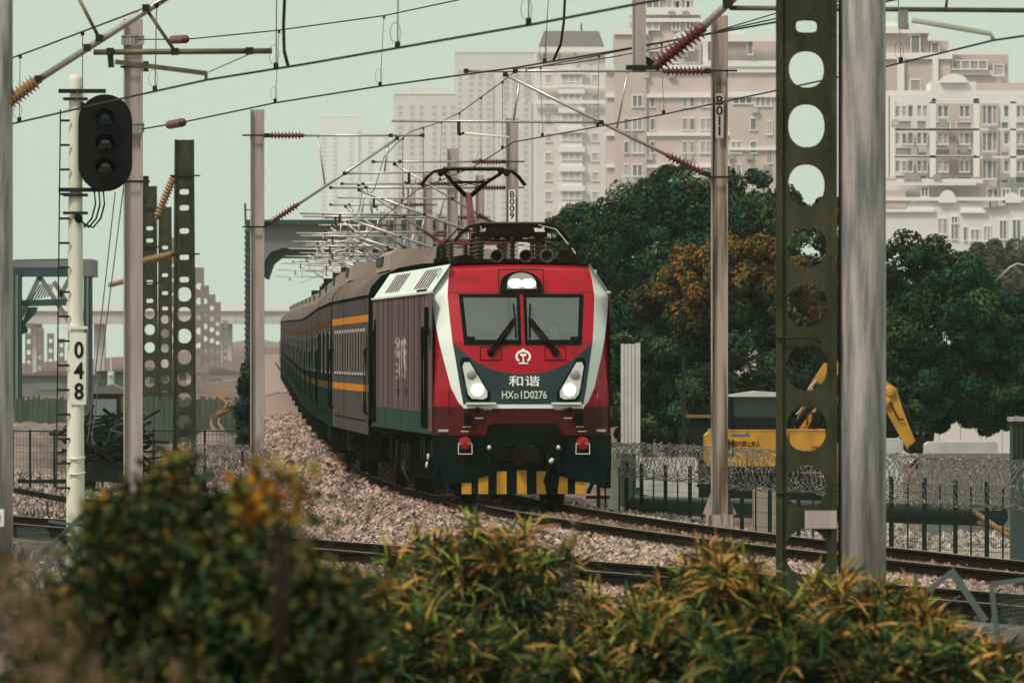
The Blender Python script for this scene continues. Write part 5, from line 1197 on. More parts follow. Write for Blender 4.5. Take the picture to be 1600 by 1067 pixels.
def tree(px, Y, blobs, n, label, pal=GREENS, tip=None, tipf=0., size=.08, zg=-1.0, group='trees behind the fence', name='tree', rust=None):
    """blobs: (px, py, rx, rz) ellipsoids of the crown in photo pixels at distance Y"""
    k = F / Y; t = empty(name, ((px - 800) / k, Y, zg)); tag(t, label, 'tree', group)
    C, R = [], []; x0 = t.location.x; n = int(n * 1.95)
    for (bx, by, rx, rz) in blobs:
        c0 = np.array([(bx - 800) / k - x0, 0, CH + (HZ - by) / k - zg]); rx, rz = rx / k, rz / k
        m = max(20, int(rx * rz * 16))
        for _ in range(m):
            d = rng.normal(0, 1, 3); d /= np.linalg.norm(d); f_ = rng.uniform(.45, .97) ** .6
            C.append(c0 + d * f_ * np.array([rx, rx * .9, rz])); R.append(rng.uniform(.3, .62) * min(1.2, (rx + rz) * .25 + .22))
    V, Q, cols = leaf_cloud(C, R, n, size, pal, tip, tipf)
    if rust is not None:                        # turned leaves towards the top of the crown
        zc = V[::4, 2]; xc = V[::4, 0]; lim = CH + (HZ - rust) / k - zg + .5 * np.sin(xc * 1.7) + rng.normal(0, .45, len(zc)); m = (zc > lim) & (rng.uniform(0, 1, len(zc)) < .82)
        cc = np.array([(.30, .115, .018), (.24, .095, .018), (.20, .09, .018), (.15, .095, .022), (.09, .08, .022), (.06, .07, .02)])[rng.integers(0, 6, m.sum())] * rng.uniform(.6, 1.2, (m.sum(), 1)); cols[np.repeat(m, 4)] = np.repeat(cc, 4, 0)
    np_mesh('crown', V, Q, 'leaf', t, kind='stuff', cols=cols)
    top = max(c[2] for c in C); b = MB(); b.tube([(0, 0, 0), (.05, 0, top * .25), (-.08, .1, top * .5), (.05, 0, top * .82)], .26, 10, r2=.06); b.build('trunk', 'bark', t)
    C = np.array(C)
    for j in range(8):
        c = C[rng.integers(0, len(C))]; z0 = top * rng.uniform(.22, .5); b = MB(); b.tube([(0, .05, z0), (c[0] * .5, c[1] * .5, (z0 + c[2]) / 2 + .2), tuple(c)], .09, 7, r2=.025); b.build('limb', 'bark', t)
    return t
OR = (.22, .085, .016)
tree(1050, 330, [(1030, 390, 120, 110), (950, 420, 75, 100), (1130, 360, 100, 90), (1060, 310, 75, 55), (905, 360, 35, 40), (1000, 520, 110, 110), (1160, 300, 50, 38)], 46000, 'big dark evergreen tree rising behind mast B011', tip=(.10, .085, .02), tipf=.12)
tree(1130, 292, [(1110, 455, 105, 75), (1185, 425, 65, 55), (1040, 500, 60, 70), (1230, 480, 60, 80), (1140, 590, 125, 75), (1150, 400, 60, 35), (1180, 650, 80, 45), (1260, 640, 60, 55)], 56000, 'tree with rust-orange leaves on its crown in front of the big evergreen', pal=[(.012, .036, .022), (.020, .044, .022), (.03, .052, .02), (.008, .028, .02)], rust=478)
tree(1290, 335, [(1270, 400, 70, 75), (1260, 530, 80, 110), (1230, 320, 30, 30), (1330, 480, 60, 100), (1300, 330, 25, 20), (1300, 620, 70, 70)], 30000, 'tree half hidden by the pierced concrete mast', tip=(.14, .07, .02), tipf=.2)
tree(1450, 300, [(1430, 430, 75, 70), (1480, 500, 100, 95), (1400, 520, 60, 90), (1540, 520, 65, 55), (1420, 590, 70, 50), (1590, 540, 50, 60), (1550, 640, 50, 30), (1600, 610, 40, 35), (1450, 600, 90, 60), (1520, 590, 70, 60), (1400, 640, 40, 40), (1610, 500, 40, 50), (1560, 570, 70, 50), (1425, 650, 55, 45), (1490, 610, 80, 50)], 76000, 'dense dark green tree spreading right of the thick round pole', tip=(.09, .09, .02), tipf=.1)
tree(1010, 300, [(995, 590, 70, 70), (1060, 620, 80, 60), (960, 540, 30, 60), (1060, 670, 70, 30), (990, 660, 60, 35)], 26000, 'low dark tree between the white sheet box and mast B011')
tree(880, 420, [(872, 352, 18, 14), (885, 390, 25, 35)], 4000, 'small green treetop peeping over the locomotive roof', tip=(.1, .08, .02), tipf=.2)
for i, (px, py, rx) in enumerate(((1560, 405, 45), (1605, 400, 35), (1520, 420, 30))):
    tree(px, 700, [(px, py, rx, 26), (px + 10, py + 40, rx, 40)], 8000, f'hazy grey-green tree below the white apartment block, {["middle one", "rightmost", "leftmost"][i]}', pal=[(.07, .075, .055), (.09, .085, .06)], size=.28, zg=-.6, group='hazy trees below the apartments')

# street lamp
st_ = empty('street_lamp', (at(1612, 0, 420).x, 420, -.6)); tag(st_, 'grey street lamp with a curved arm at the right edge', 'street lamp')
k = F / 420; z0 = CH + (HZ - 412) / k + .6; xo = (1612 - 1556) / k
b = MB(); b.tube([(0, 0, 0), (0, 0, z0 - .5)], .1, 10, r2=.07); b.build('pole', 'lamp_pole', st_)
b = MB(); b.tube([(0, 0, z0 - .5), (-.2, 0, z0 - .1), (-.6, 0, z0), (-xo * .6, 0, z0 - .15), (-xo, 0, z0 - .75)], .05, 8); b.build('arm', 'lamp_pole', st_)
b = MB(); b.lathe([(.05, 0), (.12, .1), (.1, .35), (.02, .4)], (-xo, 0, z0 - .68), (-xo - .12, 0, z0 - 1.2), 10); b.build('lamp_head', 'lamp_pole', st_)

# ================================================================== buildings
def building(name, label, Y, depth, blocks, wins, bands=(), m='facade_pink', group='apartment blocks in the haze', zg=-.6, arches=(), winm='facade_glass', detail=True):
    """blocks (x0,x1,ytop[,material[,dy[,ybot]]]) in photo pixels at Y; wins (x0,x1,y0,y1[,panes]); bands (x0,x1,y[,h])"""
    k = F / Y; xm = sum(b_[0] + b_[1] for b_ in blocks) / (2 * len(blocks)); t = empty(name, ((xm - 800) / k, Y, zg)); tag(t, label, 'building', group)
    X = lambda p: (p - xm) / k
    Z = lambda p: CH + (HZ - p) / k - zg
    for bl in blocks:
        x0, x1, yt = bl[:3]; mm = bl[3] if len(bl) > 3 and bl[3] else m; dy = bl[4] if len(bl) > 4 else 0.; zb = Z(bl[5]) if len(bl) > 5 else 0.
        b = MB(); b.bx(X(x0), X(x1), dy, dy + depth, zb, Z(yt)); b.build('wall', mm, t)
    def front(x): return min([(bl[4] if len(bl) > 4 else 0.) for bl in blocks if bl[0] <= x <= bl[1]] or [0.])
    for w_ in wins:
        x0, x1, y0, y1 = w_[:4]; pn = w_[4] if len(w_) > 4 else 1; f0 = w_[5] if len(w_) > 5 else front((x0 + x1) / 2); gm = w_[6] if len(w_) > 6 else winm
        b = MB(); e = min(.14, (X(x1) - X(x0)) * .12)
        for i in range(pn + 1):
            xx = X(x0) + (X(x1) - X(x0)) * i / pn; b.bx(xx - e / 2, xx + e / 2, f0 - .10, f0 + .02, Z(y1), Z(y0))
        b.bx(X(x0) - e / 2, X(x1) + e / 2, f0 - .12, f0 + .02, Z(y0), Z(y0) + .14); b.bx(X(x0) - e, X(x1) + e, f0 - .2, f0 + .02, Z(y1) - .14, Z(y1)); wo = b.build('window', 'facade_trim', t)
        if gm == 'facade_glass': gm = ('facade_glass', 'facade_glass', 'facade_curtain', 'hazed_glass')[int(rng.integers(0, 4))]
        b = MB(); b.bx(X(x0), X(x1), f0 - .03, f0 + .01, Z(y1), Z(y0)); b.build('pane', gm, wo)
        if detail and Y < 1400 and rng.random() < .3: b = MB(); b.bx(X(x0) - .5, X(x0) + .35, f0 - .5, f0 - .02, Z(y1) - .95, Z(y1) - .3); b.build('air_conditioner', ('bag_white', 'facade_curtain')[int(rng.integers(0, 2))], t)
    for bd in bands:
        x0, x1, y = bd[:3]; h = bd[3] if len(bd) > 3 else .35; f0 = front((x0 + x1) / 2) if len(bd) < 5 else bd[4]
        b = MB(); b.bx(X(x0) - .2, X(x1) + .2, f0 - .35, f0 + .02, Z(y) - h / 2, Z(y) + h / 2); b.build('cornice', 'facade_trim', t)
    for (xc, yb, rw, rh, f0) in arches:
        b = MB(); b.prism([(X(xc - rw), Z(yb))] + [(X(xc - rw * math.cos(a)), Z(yb) + rh / k * math.sin(a)) for a in np.linspace(0, math.pi, 13)], 'y', f0 - .5, f0 + 1.0); b.build('pediment', 'facade_trim', t)
    return t
# white apartment block on the right
wins = []; bands = []
colsx = [(1397, 1404), (1407, 1414), (1417, 1424), (1431, 1437), (1440, 1446), (1463, 1470), (1472, 1479), (1497, 1503), (1505, 1512), (1533, 1538), (1540, 1547), (1549, 1554), (1566, 1573), (1586, 1592), (1594, 1600), (1602, 1608)]
for r_, y in enumerate((168, 210, 253)):
    for (a, c) in colsx:
        h = 16 if not 1530 < a < 1560 else 27
        wins.append((a, c, y, y + h, 1))
    for (a, c) in ((1398, 1424), (1432, 1447), (1461, 1484), (1494, 1518), (1564, 1575), (1586, 1608)):
        wins.append((a, c, y + 22 + (2 if a > 1450 else 0), y + 33, 1, -.9 if a < 1560 else -.5, 'facade_curtain' if a < 1500 else 'facade_glass'))
    bands += [(1380, 1520, y + 36, .25), (1380, 1610, y - 6, .2)]
for (a, c, y0, y1) in ((1463, 1470, 343, 366), (1472, 1477, 343, 366), (1484, 1494, 340, 349), (1484, 1488, 353, 374), (1490, 1494, 353, 374), (1503, 1508, 356, 376), (1514, 1528, 360, 376), (1534, 1545, 355, 377), (1559, 1570, 346, 374), (1579, 1592, 345, 378), (1437, 1448, 294, 308), (1540, 1548, 297, 312), (1550, 1556, 297, 312), (1563, 1575, 297, 310), (1590, 1608, 297, 312), (1598, 1606, 320, 326)): wins.append((a, c, y0, y1, 2 if c - a > 9 else 1, -4.0 if y0 > 314 else None) if y0 > 314 else (a, c, y0, y1, 2 if c - a > 9 else 1))
bands += [(1380, 1450, 147, .5), (1525, 1615, 147, .5), (1380, 1530, 284, .5), (1456, 1524, 158, .3)]
for x in (1383, 1391, 1455, 1523, 1580): bands.append((x - 2, x + 2, 215, 9.0))
building('apartment_block', 'white apartment block with balconies and an arched gable at the right edge', 1120, 14,
         [(1360, 1625, 147, 'facade_white'), (1452, 1526, 160, 'facade_tan', -.3), (1526, 1560, 162, 'facade_tan', -.2), (1360, 1625, 318, 'facade_white', -4.0), (1382, 1413, 298, 'facade_tan', -4.2, 326), (1455, 1525, 128, 'facade_white', -.35, 158)], wins,
         bands + [(1380, 1455, 330, .35, -4.0), (1500, 1535, 332, .3, -4.0), (1380, 1610, 312, .4, -4.0)], 'facade_white', arches=((1490, 130, 22, 14, -.3), (1478, 318, 14, 20, -4), (1578, 318, 14, 16, -4)))
# stepped pink block above and behind it
wins = [(1423, 1437, 56, 83, 1), (1455, 1467, 68, 84, 1), (1488, 1542, 96, 108, 4), (1552, 1568, 102, 118, 1), (1422, 1438, 126, 142, 1), (1386, 1400, 160, 176, 1)]
building('apartment_block', 'pink stepped block with arched windows rising over the white apartments', 1220, 16,
         [(1370, 1452, 50, 'facade_pink'), (1452, 1482, 62, 'facade_pink', .3), (1375, 1485, 90, 'facade_tan', -.6), (1482, 1576, 84, 'facade_pink', .6), (1360, 1600, 130, 'facade_pink', -.3)], wins,
         [(1370, 1452, 47, .9), (1452, 1483, 60, .7), (1370, 1485, 88, .8), (1482, 1576, 82, .6), (1485, 1548, 114, .6, .3), (1404, 1410, 120, 5, -.7), (1459, 1463, 120, 5, -.7)], 'facade_pink', arches=((1390, 50, 25, 16, 0), (1440, 50, 14, 12, 0)))
# middle pink block with towers
wins = []; Yc = 1350; stp = 3.1 * F / Yc
for j in range(11):
    y = 150 + j * stp
    for (a, c) in ((975, 982), (988, 1004), (1016, 1023), (1078, 1085), (1066, 1074), (1094, 1112), (1142, 1158), (1172, 1182)):
        if rng.random() < .82: wins.append((a, c, y, y + 17, 2 if c - a > 10 else 1))
for j in range(4):
    for (a, c) in ((1010, 1030), (1050, 1062), (1072, 1084)): wins.append((a, c, 32 + j * stp * .9 - 30, 44 + j * stp * .9 - 30, 2))
for a in (1042, 1056, 1070): wins.append((a, a + 9, -6, 14, 1))
wins += [(1145, 1175, 152, 162, 3), (1180, 1204, 150, 166, 3), (1198, 1206, 190, 210, 2), (1198, 1206, 235, 255, 2), (1112, 1122, 55, 85, 1), (1168, 1176, 60, 85, 1)]
building('apartment_block', 'large pink apartment block with stepped towers behind mast B011', Yc, 20,
         [(948, 1225, 110, 'facade_pink'), (985, 1095, 20, 'facade_pink', .5), (1020, 1082, -12, 'facade_pink', .3), (1100, 1220, 62, 'facade_pink', .4), (960, 1010, 52, 'facade_tan', -.4), (1140, 1225, 150, 'facade_tan', -.8), (1032, 1072, -60, 'facade_white', 1.0)], wins,
         [(985, 1095, 18, 1.0), (985, 1095, 32, .5), (1020, 1082, -12, .8), (1100, 1220, 60, 1.0), (1100, 1220, 100, .8, -.2), (948, 1225, 108, 1.0), (948, 1140, 150, .5), (948, 1140, 210, .5), (948, 1140, 260, .4), (1140, 1225, 148, .8), (1140, 1225, 233, .4), (960, 1010, 50, .8), (1100, 1104, 80, 4, .3), (1125, 1129, 80, 4, .3)], 'facade_pink', arches=((1065, 62, 12, 12, .3), (1150, 62, 20, 14, .2)))
# mansard tower
wins = [(848 + 6 * i, 852 + 6 * i, 84, 98, 1) for i in (0, 4, 8, 12)]; Ym = 1600; stp = 3.1 * F / Ym
for j in range(9): wins += [(878, 908, 118 + j * stp, 118 + j * stp + 10, 3), (852, 862, 118 + j * stp, 118 + j * stp + 12, 1), (925, 935, 118 + j * stp, 118 + j * stp + 12, 1)]
t = building('apartment_tower', 'pale pink tower with a dark mansard roof left of the drop post', Ym, 16, [(838, 946, 80, 'facade_pale'), (876, 910, 110, 'facade_white', -.6)], wins, [(836, 948, 78, .8), (836, 948, 136, .6), (836, 948, 160, .6)] + [(874, 912, 112 + j * stp, .9, -.6) for j in range(9)], 'facade_pale', winm='hazed_glass')
k = F / Ym; b = MB(); X = lambda p: (p - 892.5) / k
xm = (838 + 946 + 876 + 910) / 4; X = lambda p: (p - xm) / k; Z = lambda p: CH + (HZ - p) / k + .6
b.add([(X(840), 0, Z(78)), (X(946), 0, Z(78)), (X(946), 16, Z(78)), (X(840), 16, Z(78)), (X(850), 3, Z(48)), (X(936), 3, Z(48)), (X(936), 13, Z(48)), (X(850), 13, Z(48))], [(0, 1, 5, 4), (1, 2, 6, 5), (2, 3, 7, 6), (3, 0, 4, 7), (4, 5, 6, 7)]); rf = b.build('roof', 'roof_dark', t)
b = MB(); b.bar((X(909), 8, Z(48)), (X(909), 8, Z(34)), .3); b.build('mast', 'roof_dark', rf)
# far towers, haze fade put into wall and pane paint
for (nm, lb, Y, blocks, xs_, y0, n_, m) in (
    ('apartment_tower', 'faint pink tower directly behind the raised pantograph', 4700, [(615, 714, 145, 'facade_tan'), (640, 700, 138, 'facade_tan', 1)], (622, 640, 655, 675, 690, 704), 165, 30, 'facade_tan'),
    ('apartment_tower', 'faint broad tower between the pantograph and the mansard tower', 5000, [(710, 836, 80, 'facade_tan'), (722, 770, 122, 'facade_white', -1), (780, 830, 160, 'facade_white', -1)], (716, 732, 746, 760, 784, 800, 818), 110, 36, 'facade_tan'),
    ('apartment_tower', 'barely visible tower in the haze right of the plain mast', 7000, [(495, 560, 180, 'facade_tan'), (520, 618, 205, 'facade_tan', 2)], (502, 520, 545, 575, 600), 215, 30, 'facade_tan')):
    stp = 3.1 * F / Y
    building(nm, lb, Y, 18, [(b_[0], b_[1], b_[2], 'facade_pale', *b_[4:]) for b_ in blocks], [(x, x + 8, y0 + j * stp, y0 + j * stp + stp * .55, 1) for j in range(n_) for x in xs_], [(blocks[0][0], blocks[0][1], blocks[0][2] + 1, 1.0)], m, winm='hazed_glass')

# ================================================================== steel structures and the yard on the left
YP = 560.; k = F / YP; zg = -.5
pt = empty('portal_bridge', (0, YP, 0)); tag(pt, 'blue-grey steel portal spanning the tracks behind the coaches', 'bridge')
Q = lambda px, py, dy=0.: (at(px, py, YP).x, dy, at(px, py, YP).z)
def quad_prism(b, pts, y0, y1): b.prism([(p[0], p[2]) for p in pts], 'y', y0, y1)
b = MB(); quad_prism(b, [Q(392, 352), Q(722, 352), Q(722, 388), Q(442, 388), Q(424, 394), Q(414, 408), Q(408, 430), Q(392, 430)], -1, 3); b.build('girder', 'steel_beam', pt)
b = MB(); quad_prism(b, [Q(386, 344), Q(726, 344), Q(726, 352), Q(386, 352)], -1.5, 3.5); b.build('top_flange', 'blue_grey', pt)
b = MB(); quad_prism(b, [Q(440, 388), Q(722, 388), Q(722, 402), Q(436, 402), Q(424, 412), Q(416, 436), Q(409, 430), Q(415, 408), Q(425, 394)], -.4, 7); b.build('soffit', 'blue_grey', pt)
b = MB(); quad_prism(b, [Q(384, 352), Q(392, 352), Q(392, 610), Q(384, 610)], -1.2, 3); lg = b.build('leg', 'steel_beam', pt)
for y in np.arange(360, 608, 9.5): b = MB(); quad_prism(b, [Q(383, y), Q(393, y), Q(393, y + 4), Q(383, y + 4)], -1.6, -1.2); b.build('step', 'blue_grey', lg)
b = MB(); quad_prism(b, [Q(700, 352), Q(722, 352), Q(722, 620), Q(700, 620)], -1.2, 3); lg = b.build('leg', 'steel_beam', pt)
for y in np.arange(400, 560, 14): b = MB(); quad_prism(b, [Q(699, y), Q(723, y), Q(723, y + 5), Q(699, y + 5)], -1.6, -1.2); b.build('step', 'blue_grey', lg)
b = MB(); b.bar(Q(383, 318), Q(384, 352), .12); b.bar(Q(383, 328), Q(410, 330), .06); b.bar(Q(410, 330), Q(410, 345), .06); b.build('railing', 'blue_grey', pt)
# truss portal on the left
YT = 430.; tp = empty('truss_portal', (0, YT, 0)); tag(tp, 'blue-grey lattice truss portal behind the signal post', 'bridge')
Q = lambda px, py, dy=0.: Vector((at(px, py, YT).x, dy, at(px, py, YT).z))
def bars(lst, name, m, w_, dy=0.):
    for a, c in lst: b = MB(); b.bar(Q(*a, dy), Q(*c, dy), w_, w_ * 1.4); b.build(name, m, tp)
bars([((10, 425), (140, 425))], 'top_chord', 'blue_grey', .3); bars([((10, 412), (140, 412))], 'walkway', 'steel_beam', .2)
bars([((32, 474), (104, 472))], 'lower_chord', 'blue_grey', .2)
bars([((30, 500), (62, 432)), ((62, 432), (112, 508)), ((10, 432), (32, 474)), ((104, 472), (84, 440)), ((112, 430), (92, 466))], 'diagonal', 'steel_beam', .14)
bars([((15, 470), (40, 520)), ((112, 470), (130, 500))], 'knee_brace', 'blue_grey', .2)
for (x0, x1) in ((20, 34), (131, 144)):
    b = MB(); a, c = Q(x0, 430), Q(x1, 640); b.bx(a.x, c.x, -.4, .4, c.z, a.z); lg = b.build('leg', 'blue_grey', tp)
    b = MB(); b.bx(a.x + .14, c.x - .14, -.46, -.4, c.z, a.z); b.build('leg_channel', 'steel_beam', lg)
b = MB(); a, c = Q(131, 405), Q(144, 432); b.bx(a.x, c.x, -.5, 6, c.z, a.z); b.build('side_chord', 'steel_beam', tp)
for i in range(7): b = MB(); b.bar(Q(44 + i * 5, 470 - i * 1), Q(60 + i * 4, 444), .06); b.build('lacing', 'blue_grey', tp)
for i in range(8): b = MB(); b.bar(Q(34 + i * 3, 512 - i * 3), Q(44 + i * 2, 480), .06); b.build('lacing', 'blue_grey', tp)
bars([((22, 407), (130, 405)), ((22, 407), (22, 425)), ((76, 406), (76, 424))], 'railing', 'blue_grey', .05)
# far viaduct
YV = 1500.; k = F / YV; vd = empty('viaduct', (0, YV, 0)); tag(vd, 'pale concrete viaduct crossing low in the haze behind the yard', 'bridge')
b = MB(); z0, z1 = CH + (HZ - 506) / k, CH + (HZ - 486) / k; b.bx(-75, -32, 0, 9, z0, z1); b.build('deck', 'viaduct', vd)
b = MB(); b.bx(-75, -32, -.4, -.1, z1, z1 + .9); b.build('parapet', 'facade_trim', vd)
for x in np.arange(-72, -32, 9.5): b = MB(); b.bx(x, x + 1.6, 2, 6, -.8, z0); b.build('pier', 'viaduct', vd)
# boundary fence of upright boards, one board each
bf = empty('board_fence', (0, 0, 0)); tag(bf, 'grey-green fence of upright boards across the back of the yard', 'fence')
Yb = 345.; kb = F / Yb
for i, px in enumerate(np.arange(22, 392, 4.1)):
    x = (px - 800) / kb; h = CH + (HZ - (622 + rng.uniform(-4, 3) - (18 if px > 330 else 0) * 0)) / kb
    b = MB(); b.bx(x, x + .086, Yb + .02 * (i % 2), Yb + .05 + .02 * (i % 2), -.55, h); b.build('board', 'yard_fence', bf)
b = MB(); b.bx((20 - 800) / kb, (392 - 800) / kb, Yb + .08, Yb + .14, .2, .3); b.build('rail', 'yard_fence', bf)
# sheds behind it
for i, (x0, x1, yt, Y, m, lb) in enumerate(((148, 200, 600, 420, 'plant_box', 'low dark blue shed roof behind the board fence by the signal'), (225, 262, 600, 450, 'steel_beam', 'low grey shed behind the pierced masts'), (20, 150, 578, 760, 'steel_beam', 'long hazy shed seen below the truss portal'), (150, 290, 572, 900, 'plant_box', 'far hazy blue-grey shed behind the pierced masts'), (292, 384, 574, 820, 'facade_tan', 'far hazy tan shed left of the plain mast'))):
    k = F / Y; t = empty('shed', ((x0 - 800) / k, Y, -.5)); tag(t, lb, 'shed'); w_ = (x1 - x0) / k; h = CH + (HZ - yt) / k + .5
    b = MB(); b.bx(0, w_, 0, 4, 0, h * .8); b.build('wall', m, t); b = MB(); b.prism([(-.2, h * .8), (w_ + .2, h * .8), (w_ / 2, h)], 'y', -.3, 4.3); b.build('roof', 'roof_dark', t)
    b = MB(); b.bx(w_ * .3, w_ * .6, -.03, 0, h * .3, h * .6); b.build('window', 'facade_glass', t)
# spoil heaps
def heap(px, Y, w_, d_, h_, label, m='mound'):
    n = 26; V = []; xs_ = np.linspace(-1, 1, n)
    ph = rng.uniform(0, 6, 4)
    for yy in xs_:
        for xx in xs_:
            r = math.hypot(xx, yy); z = h_ * max(0, 1 - r * r) ** 1.1 * (1 + .25 * math.sin(4 * xx + ph[0]) * math.sin(5 * yy + ph[1])) - .12 + .05 * rng.normal()
            V.append((xx * w_, yy * d_, z))
    i = np.arange(n * n).reshape(n, n); Qd = np.stack([i[:-1, :-1].ravel(), i[:-1, 1:].ravel(), i[1:, 1:].ravel(), i[1:, :-1].ravel()], 1)
    o = np_mesh('spoil_heap', np.array(V), Qd, m, smooth=True); o.location = ((px - 800) / F * Y, Y, -.45); return tag(o, label, 'heap', 'spoil heaps')
heap(75, 300, 2.6, 4, 1.15, 'pinkish spoil heap behind the wire fence left of the signal post'); heap(45, 262, 1.9, 3, 1.0, 'pale spoil heap at the left edge behind the wire fence')
heap(160, 290, 1.6, 3, .7, 'low spoil heap between signal post and broad mast'); heap(340, 300, 2.0, 5, .8, 'pinkish spoil heap under the yellow pipes')
# dark scrap heap / wagon frame between signal and broad mast
sp_scale = 1.25; sp = empty('scrap_pile', (at(175, 0, 220).x, 220, -.45)); tag(sp, 'dark pile of scrap steel between the signal post and the broad mast', 'scrap')
b = MB(); b.bx(-.75, .55, -.5, .8, .25, .6); b.build('flat_frame', 'junk_dark', sp); b = MB(); b.bx(-.8, -.3, -.4, .4, 0, .25); b.bx(.2, .5, -.4, .4, 0, .25); b.build('trestle', 'junk_dark', sp)
sp.scale = (sp_scale, 1, sp_scale)
for j in range(90):
    a = rng.uniform(0, 3.14); r = .9; c = Vector((rng.uniform(-.55, .5), rng.uniform(-.5, .5), rng.uniform(.6, 1.45) * (1 - .3 * rng.random()))); dvec = Vector((math.cos(a) * .55, rng.uniform(-.3, .3), math.sin(a) * .25))
    b = MB(); b.bar(c - dvec, c + dvec, .03 + .03 * rng.random()); b.build('scrap_bar', 'junk_dark' if j % 6 else 'fence_grey', sp)
ldr = empty('loader', (at(165, 0, 285).x, 285, -.45)); tag(ldr, 'small dark loader parked behind the scrap pile', 'machine')
b = MB(); b.bx(-.5, .5, 0, 2, .4, 1.1); b.build('body', 'junk_dark', ldr); b = MB(); b.prism([(-.42, 1.1), (.42, 1.1), (.36, 2.0), (-.36, 2.0)], 'y', .2, 1.4); b.build('cab', 'exc_black', ldr); b = MB(); b.bx(-.36, .30, .18, .2, 1.25, 1.85); b.build('windscreen', 'facade_glass', ldr)
for s in (-1, 1):
    b = MB(); b.lathe([(.4, 0), (.42, .1), (.4, .25)], (s * .5, .3, .4), (s * 2, .3, .4), 16); b.build('wheel', 'rubber', ldr)
b = MB(); b.bx(-.78, -.6, -.2, -.1, .8, 1.5); b.build('white_board', 'bag_white', ldr)
# yellow bent pipes
for i, pts in enumerate(([(352, 628), (362, 636), (345, 648), (330, 652)], [(358, 626), (368, 634), (352, 644), (336, 650)], [(344, 650), (342, 662), (352, 676)], [(332, 652), (330, 664), (340, 678)], [(345, 622), (356, 630), (350, 640)], [(340, 646), (352, 640), (364, 632)])):
    b = MB(); b.tube([at(*p, 330 - 4 * j) for j, p in enumerate(pts)], .06, 8); o = b.build('bent_pipe', 'rust_pipe')
    tag(o, f'bent ochre pipe on the spoil heap beside the plain mast, {["longest", "second longest", "lower right", "lower left", "uppermost", "middle"][i]} piece', 'pipe', 'bent ochre pipes')
b = MB(); a = at(341, 0, 350); b.prism([(-.14, 0), (.20, 0), (.22, 1.2), (.12, 1.25), (.02, 1.2), (-.12, 1.3)], 'y', 0, .3); o = b.build('orange_barrier', 'orange_plastic'); o.location = (a.x, 350, .1); tag(o, 'upright orange barrier above the ochre pipes', 'barrier')
for i, (x0, x1, y0, y1, Y) in enumerate(((372, 393, 578, 690, 270), (380, 392, 568, 640, 300))):
    C = [(at((x0 + x1) / 2, 0, Y).x + rng.uniform(-.15, .15), Y + rng.uniform(-.3, .3), z) for z in np.linspace(at(0, y1, Y).z, at(0, y0, Y).z, 14)]
    t = empty('narrow_shrub', (C[0][0], Y, C[0][2])); tag(t, ['dark narrow evergreen shrub against the foot of the plain mast', 'farther dark shrub left of the plain mast'][i], 'shrub')
    V, Qd, cl = leaf_cloud([(c[0] - C[0][0], c[1] - Y, c[2] - C[0][2]) for c in C], [.22] * 14, 5000, .05, [(.012, .028, .02), (.016, .034, .024)]); np_mesh('foliage', V, Qd, 'leaf', t, kind='stuff', cols=cl)
    b = MB(); b.tube([(0, 0, -.8), (0, 0, C[-1][2] - C[0][2])], .04, 6); b.build('stem', 'bark', t)
# wire mesh fence of the yard with its posts, razor coil beside it
yf = empty('wire_fence', (0, 0, 0)); tag(yf, 'thin dark wire mesh fence across the yard left of the train', 'fence')
Y0 = 232.; pp = [(20, 232), (47, 230), (85, 228), (160, 226), (240, 224), (320, 222), (395, 220)]
for px, Y in pp: p = at(px, 0, Y); b = MB(); b.bx(p.x - .025, p.x + .025, Y - .025, Y + .025, -.5, CH + (HZ - 671) / F * Y); b.build('post', 'fence_green', yf)
for (pa, Ya), (pb, Yb2) in zip(pp[:-1], pp[1:]):
    A, B = at(pa, 0, Ya), at(pb, 0, Yb2); b = MB(); zt_ = CH + (HZ - 673) / F * Ya; n_ = int((B.x - A.x) / .09)
    for j in range(n_): c = lerp(A, B, j / n_); b.bar((c.x, c.y, -.45), (c.x, c.y, zt_), .006)
    for z in np.arange(-.4, zt_ + .01, .16): b.bar((A.x, A.y, z), (B.x, B.y, z), .007)
    b.bar((A.x, A.y, zt_), (B.x, B.y, zt_), .03); b.build('mesh_panel', 'fence_green', yf)
razor([at(315, 0, 205), at(398, 0, 203)], at(0, 724, 204).z, .36, .12, 'razor wire coil in the yard just left of the plain mast')
# rails and timber lying about the yard
for i, (p, q, Y, Y2, r) in enumerate((((30, 752), (110, 752), 212, 211, .05), ((25, 766), (110, 782), 205, 200, .06), ((150, 748), (245, 756), 214, 210, .05), ((20, 690), (60, 694), 270, 268, .06), ((130, 782), (190, 790), 195, 192, .05))):
    b = MB(); b.bar(at(*p, Y), at(*q, Y2), r * 2, r * 1.6); o = b.build('timber_beam', 'junk_dark'); tag(o, f'dark beam lying on the yard gravel, {["left of the signal post", "nearest to the left edge", "right of the signal post", "farthest back on the left", "beside the foot of the signal post"][i]}', 'beam', 'beams lying in the yard')
# far signal lamps
b = MB(); c = at(173, 586, 620); b.lathe([(.12, 0), (.12, .1)], c, c - Vector((0, 1, 0)), 12); b.box((c.x, 620.1, c.z - .2), (.4, .1, .9)); b.box((c.x, 620.2, 1), (.1, .1, 3.2)); o = b.build('dwarf_signal', 'lamp_housing'); tag(o, 'small distant signal with a pale lamp behind the guy wires', 'signal')
